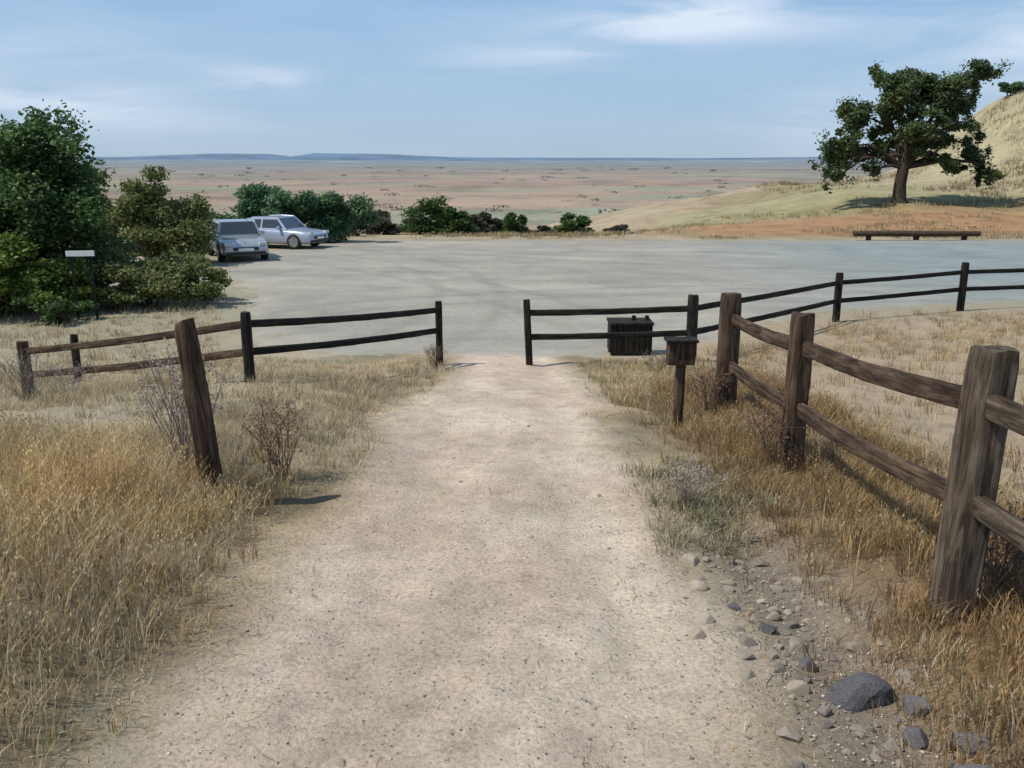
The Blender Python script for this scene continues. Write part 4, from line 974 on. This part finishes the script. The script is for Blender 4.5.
def blob(a, e, wa, we):
    o1 = None
    for src, c, ww in ((az, a, wa), (el, e, we)):
        s = N(nt, 'ShaderNodeMath', operation='SUBTRACT'); nt.links.new(src.outputs[0], s.inputs[0]); s.inputs[1].default_value = R(c)
        d = N(nt, 'ShaderNodeMath', operation='DIVIDE'); nt.links.new(s.outputs[0], d.inputs[0]); d.inputs[1].default_value = R(ww)
        q = N(nt, 'ShaderNodeMath', operation='MULTIPLY'); nt.links.new(d.outputs[0], q.inputs[0]); nt.links.new(d.outputs[0], q.inputs[1])
        if o1 is None: o1 = q
        else:
            ad = N(nt, 'ShaderNodeMath', operation='ADD'); nt.links.new(o1.outputs[0], ad.inputs[0]); nt.links.new(q.outputs[0], ad.inputs[1]); o1 = ad
    ng = N(nt, 'ShaderNodeMath', operation='MULTIPLY'); nt.links.new(o1.outputs[0], ng.inputs[0]); ng.inputs[1].default_value = -1
    ex = N(nt, 'ShaderNodeMath', operation='EXPONENT'); nt.links.new(ng.outputs[0], ex.inputs[0]); return ex
tot = None
for (a, e_, wa, we, k) in [(9, 7.6, 9, 1.0, .95), (13, 8.6, 6, .8, .6), (1, 5.9, 6, .7, .55), (27, 9.6, 8, 1.8, .9), (31, 5.5, 7, 1.8, .8), (-15, 4.6, 3.2, .6, .7), (-24, 2.8, 8, 1.2, .6), (18.5, 2.2, 4, 1.6, .45), (-33, 5, 12, 2, .5), (60, 14, 25, 5, .7), (-70, 16, 30, 5, .7)]:
    b_ = blob(a, e_, wa, we); mk = N(nt, 'ShaderNodeMath', operation='MULTIPLY'); nt.links.new(b_.outputs[0], mk.inputs[0]); mk.inputs[1].default_value = k
    if tot is None: tot = mk
    else:
        ad = N(nt, 'ShaderNodeMath', operation='ADD'); nt.links.new(tot.outputs[0], ad.inputs[0]); nt.links.new(mk.outputs[0], ad.inputs[1]); tot = ad
nr = N(nt, 'ShaderNodeMapRange'); nr.inputs[1].default_value = .30; nr.inputs[2].default_value = .62; nt.links.new(n1.outputs[0], nr.inputs[0])
cm_ = N(nt, 'ShaderNodeMath', operation='MULTIPLY'); nt.links.new(nr.outputs[0], cm_.inputs[0]); nt.links.new(tot.outputs[0], cm_.inputs[1])
base = N(nt, 'ShaderNodeMath', operation='MULTIPLY_ADD'); nt.links.new(nr.outputs[0], base.inputs[0]); base.inputs[1].default_value = .10; nt.links.new(cm_.outputs[0], base.inputs[2]); base.use_clamp = True
hs = N(nt, 'ShaderNodeHueSaturation'); hs.inputs['Saturation'].default_value = .95; nt.links.new(sky.outputs[0], hs.inputs['Color'])
eg = N(nt, 'ShaderNodeMapRange'); eg.inputs[1].default_value = 0.0; eg.inputs[2].default_value = R(26); nt.links.new(el.outputs[0], eg.inputs[0])
gr = ramp(nt, eg.outputs[0], [(0, (4.0, 5.3, 6.6)), (.12, (3.45, 5.1, 7.0)), (.42, (2.6, 4.6, 7.2)), (1, (1.7, 3.2, 5.6))])
c = mix(nt, 'MIX', .88, hs.outputs[0], gr.outputs[0])
c = mix(nt, 'MIX', base.outputs[0], c, (6.6, 7.5, 8.8))
nt.links.new(c, bg.inputs[0]); bg.inputs[1].default_value = .108
sl = bpy.data.lights.new('sun', 'SUN'); sl.energy = 4.5; sl.angle = R(.53); sl.color = (1, .945, .86)
so = bpy.data.objects.new('sun', sl); put(so)
a, e_ = R(SUN_AZ), R(SUN_EL); d = Vector((math.sin(a) * math.cos(e_), math.cos(a) * math.cos(e_), math.sin(e_)))
so.rotation_euler = d.to_track_quat('Z', 'Y').to_euler(); so.location = d * 50

# ------------------------------------------------------------------ camera
cam = bpy.data.cameras.new('camera'); co = bpy.data.objects.new('camera', cam); put(co); sc.camera = co
co.location = (0, 0, 1.6); co.rotation_euler = (R(90 - 14), 0, 0)
cam.sensor_width = 36; cam.lens = 36 * 900 / 1024; cam.clip_start = .05; cam.clip_end = 20000
sc.view_settings.view_transform = 'Standard'; sc.view_settings.look = 'None'; sc.view_settings.exposure = 0; sc.view_settings.gamma = 1
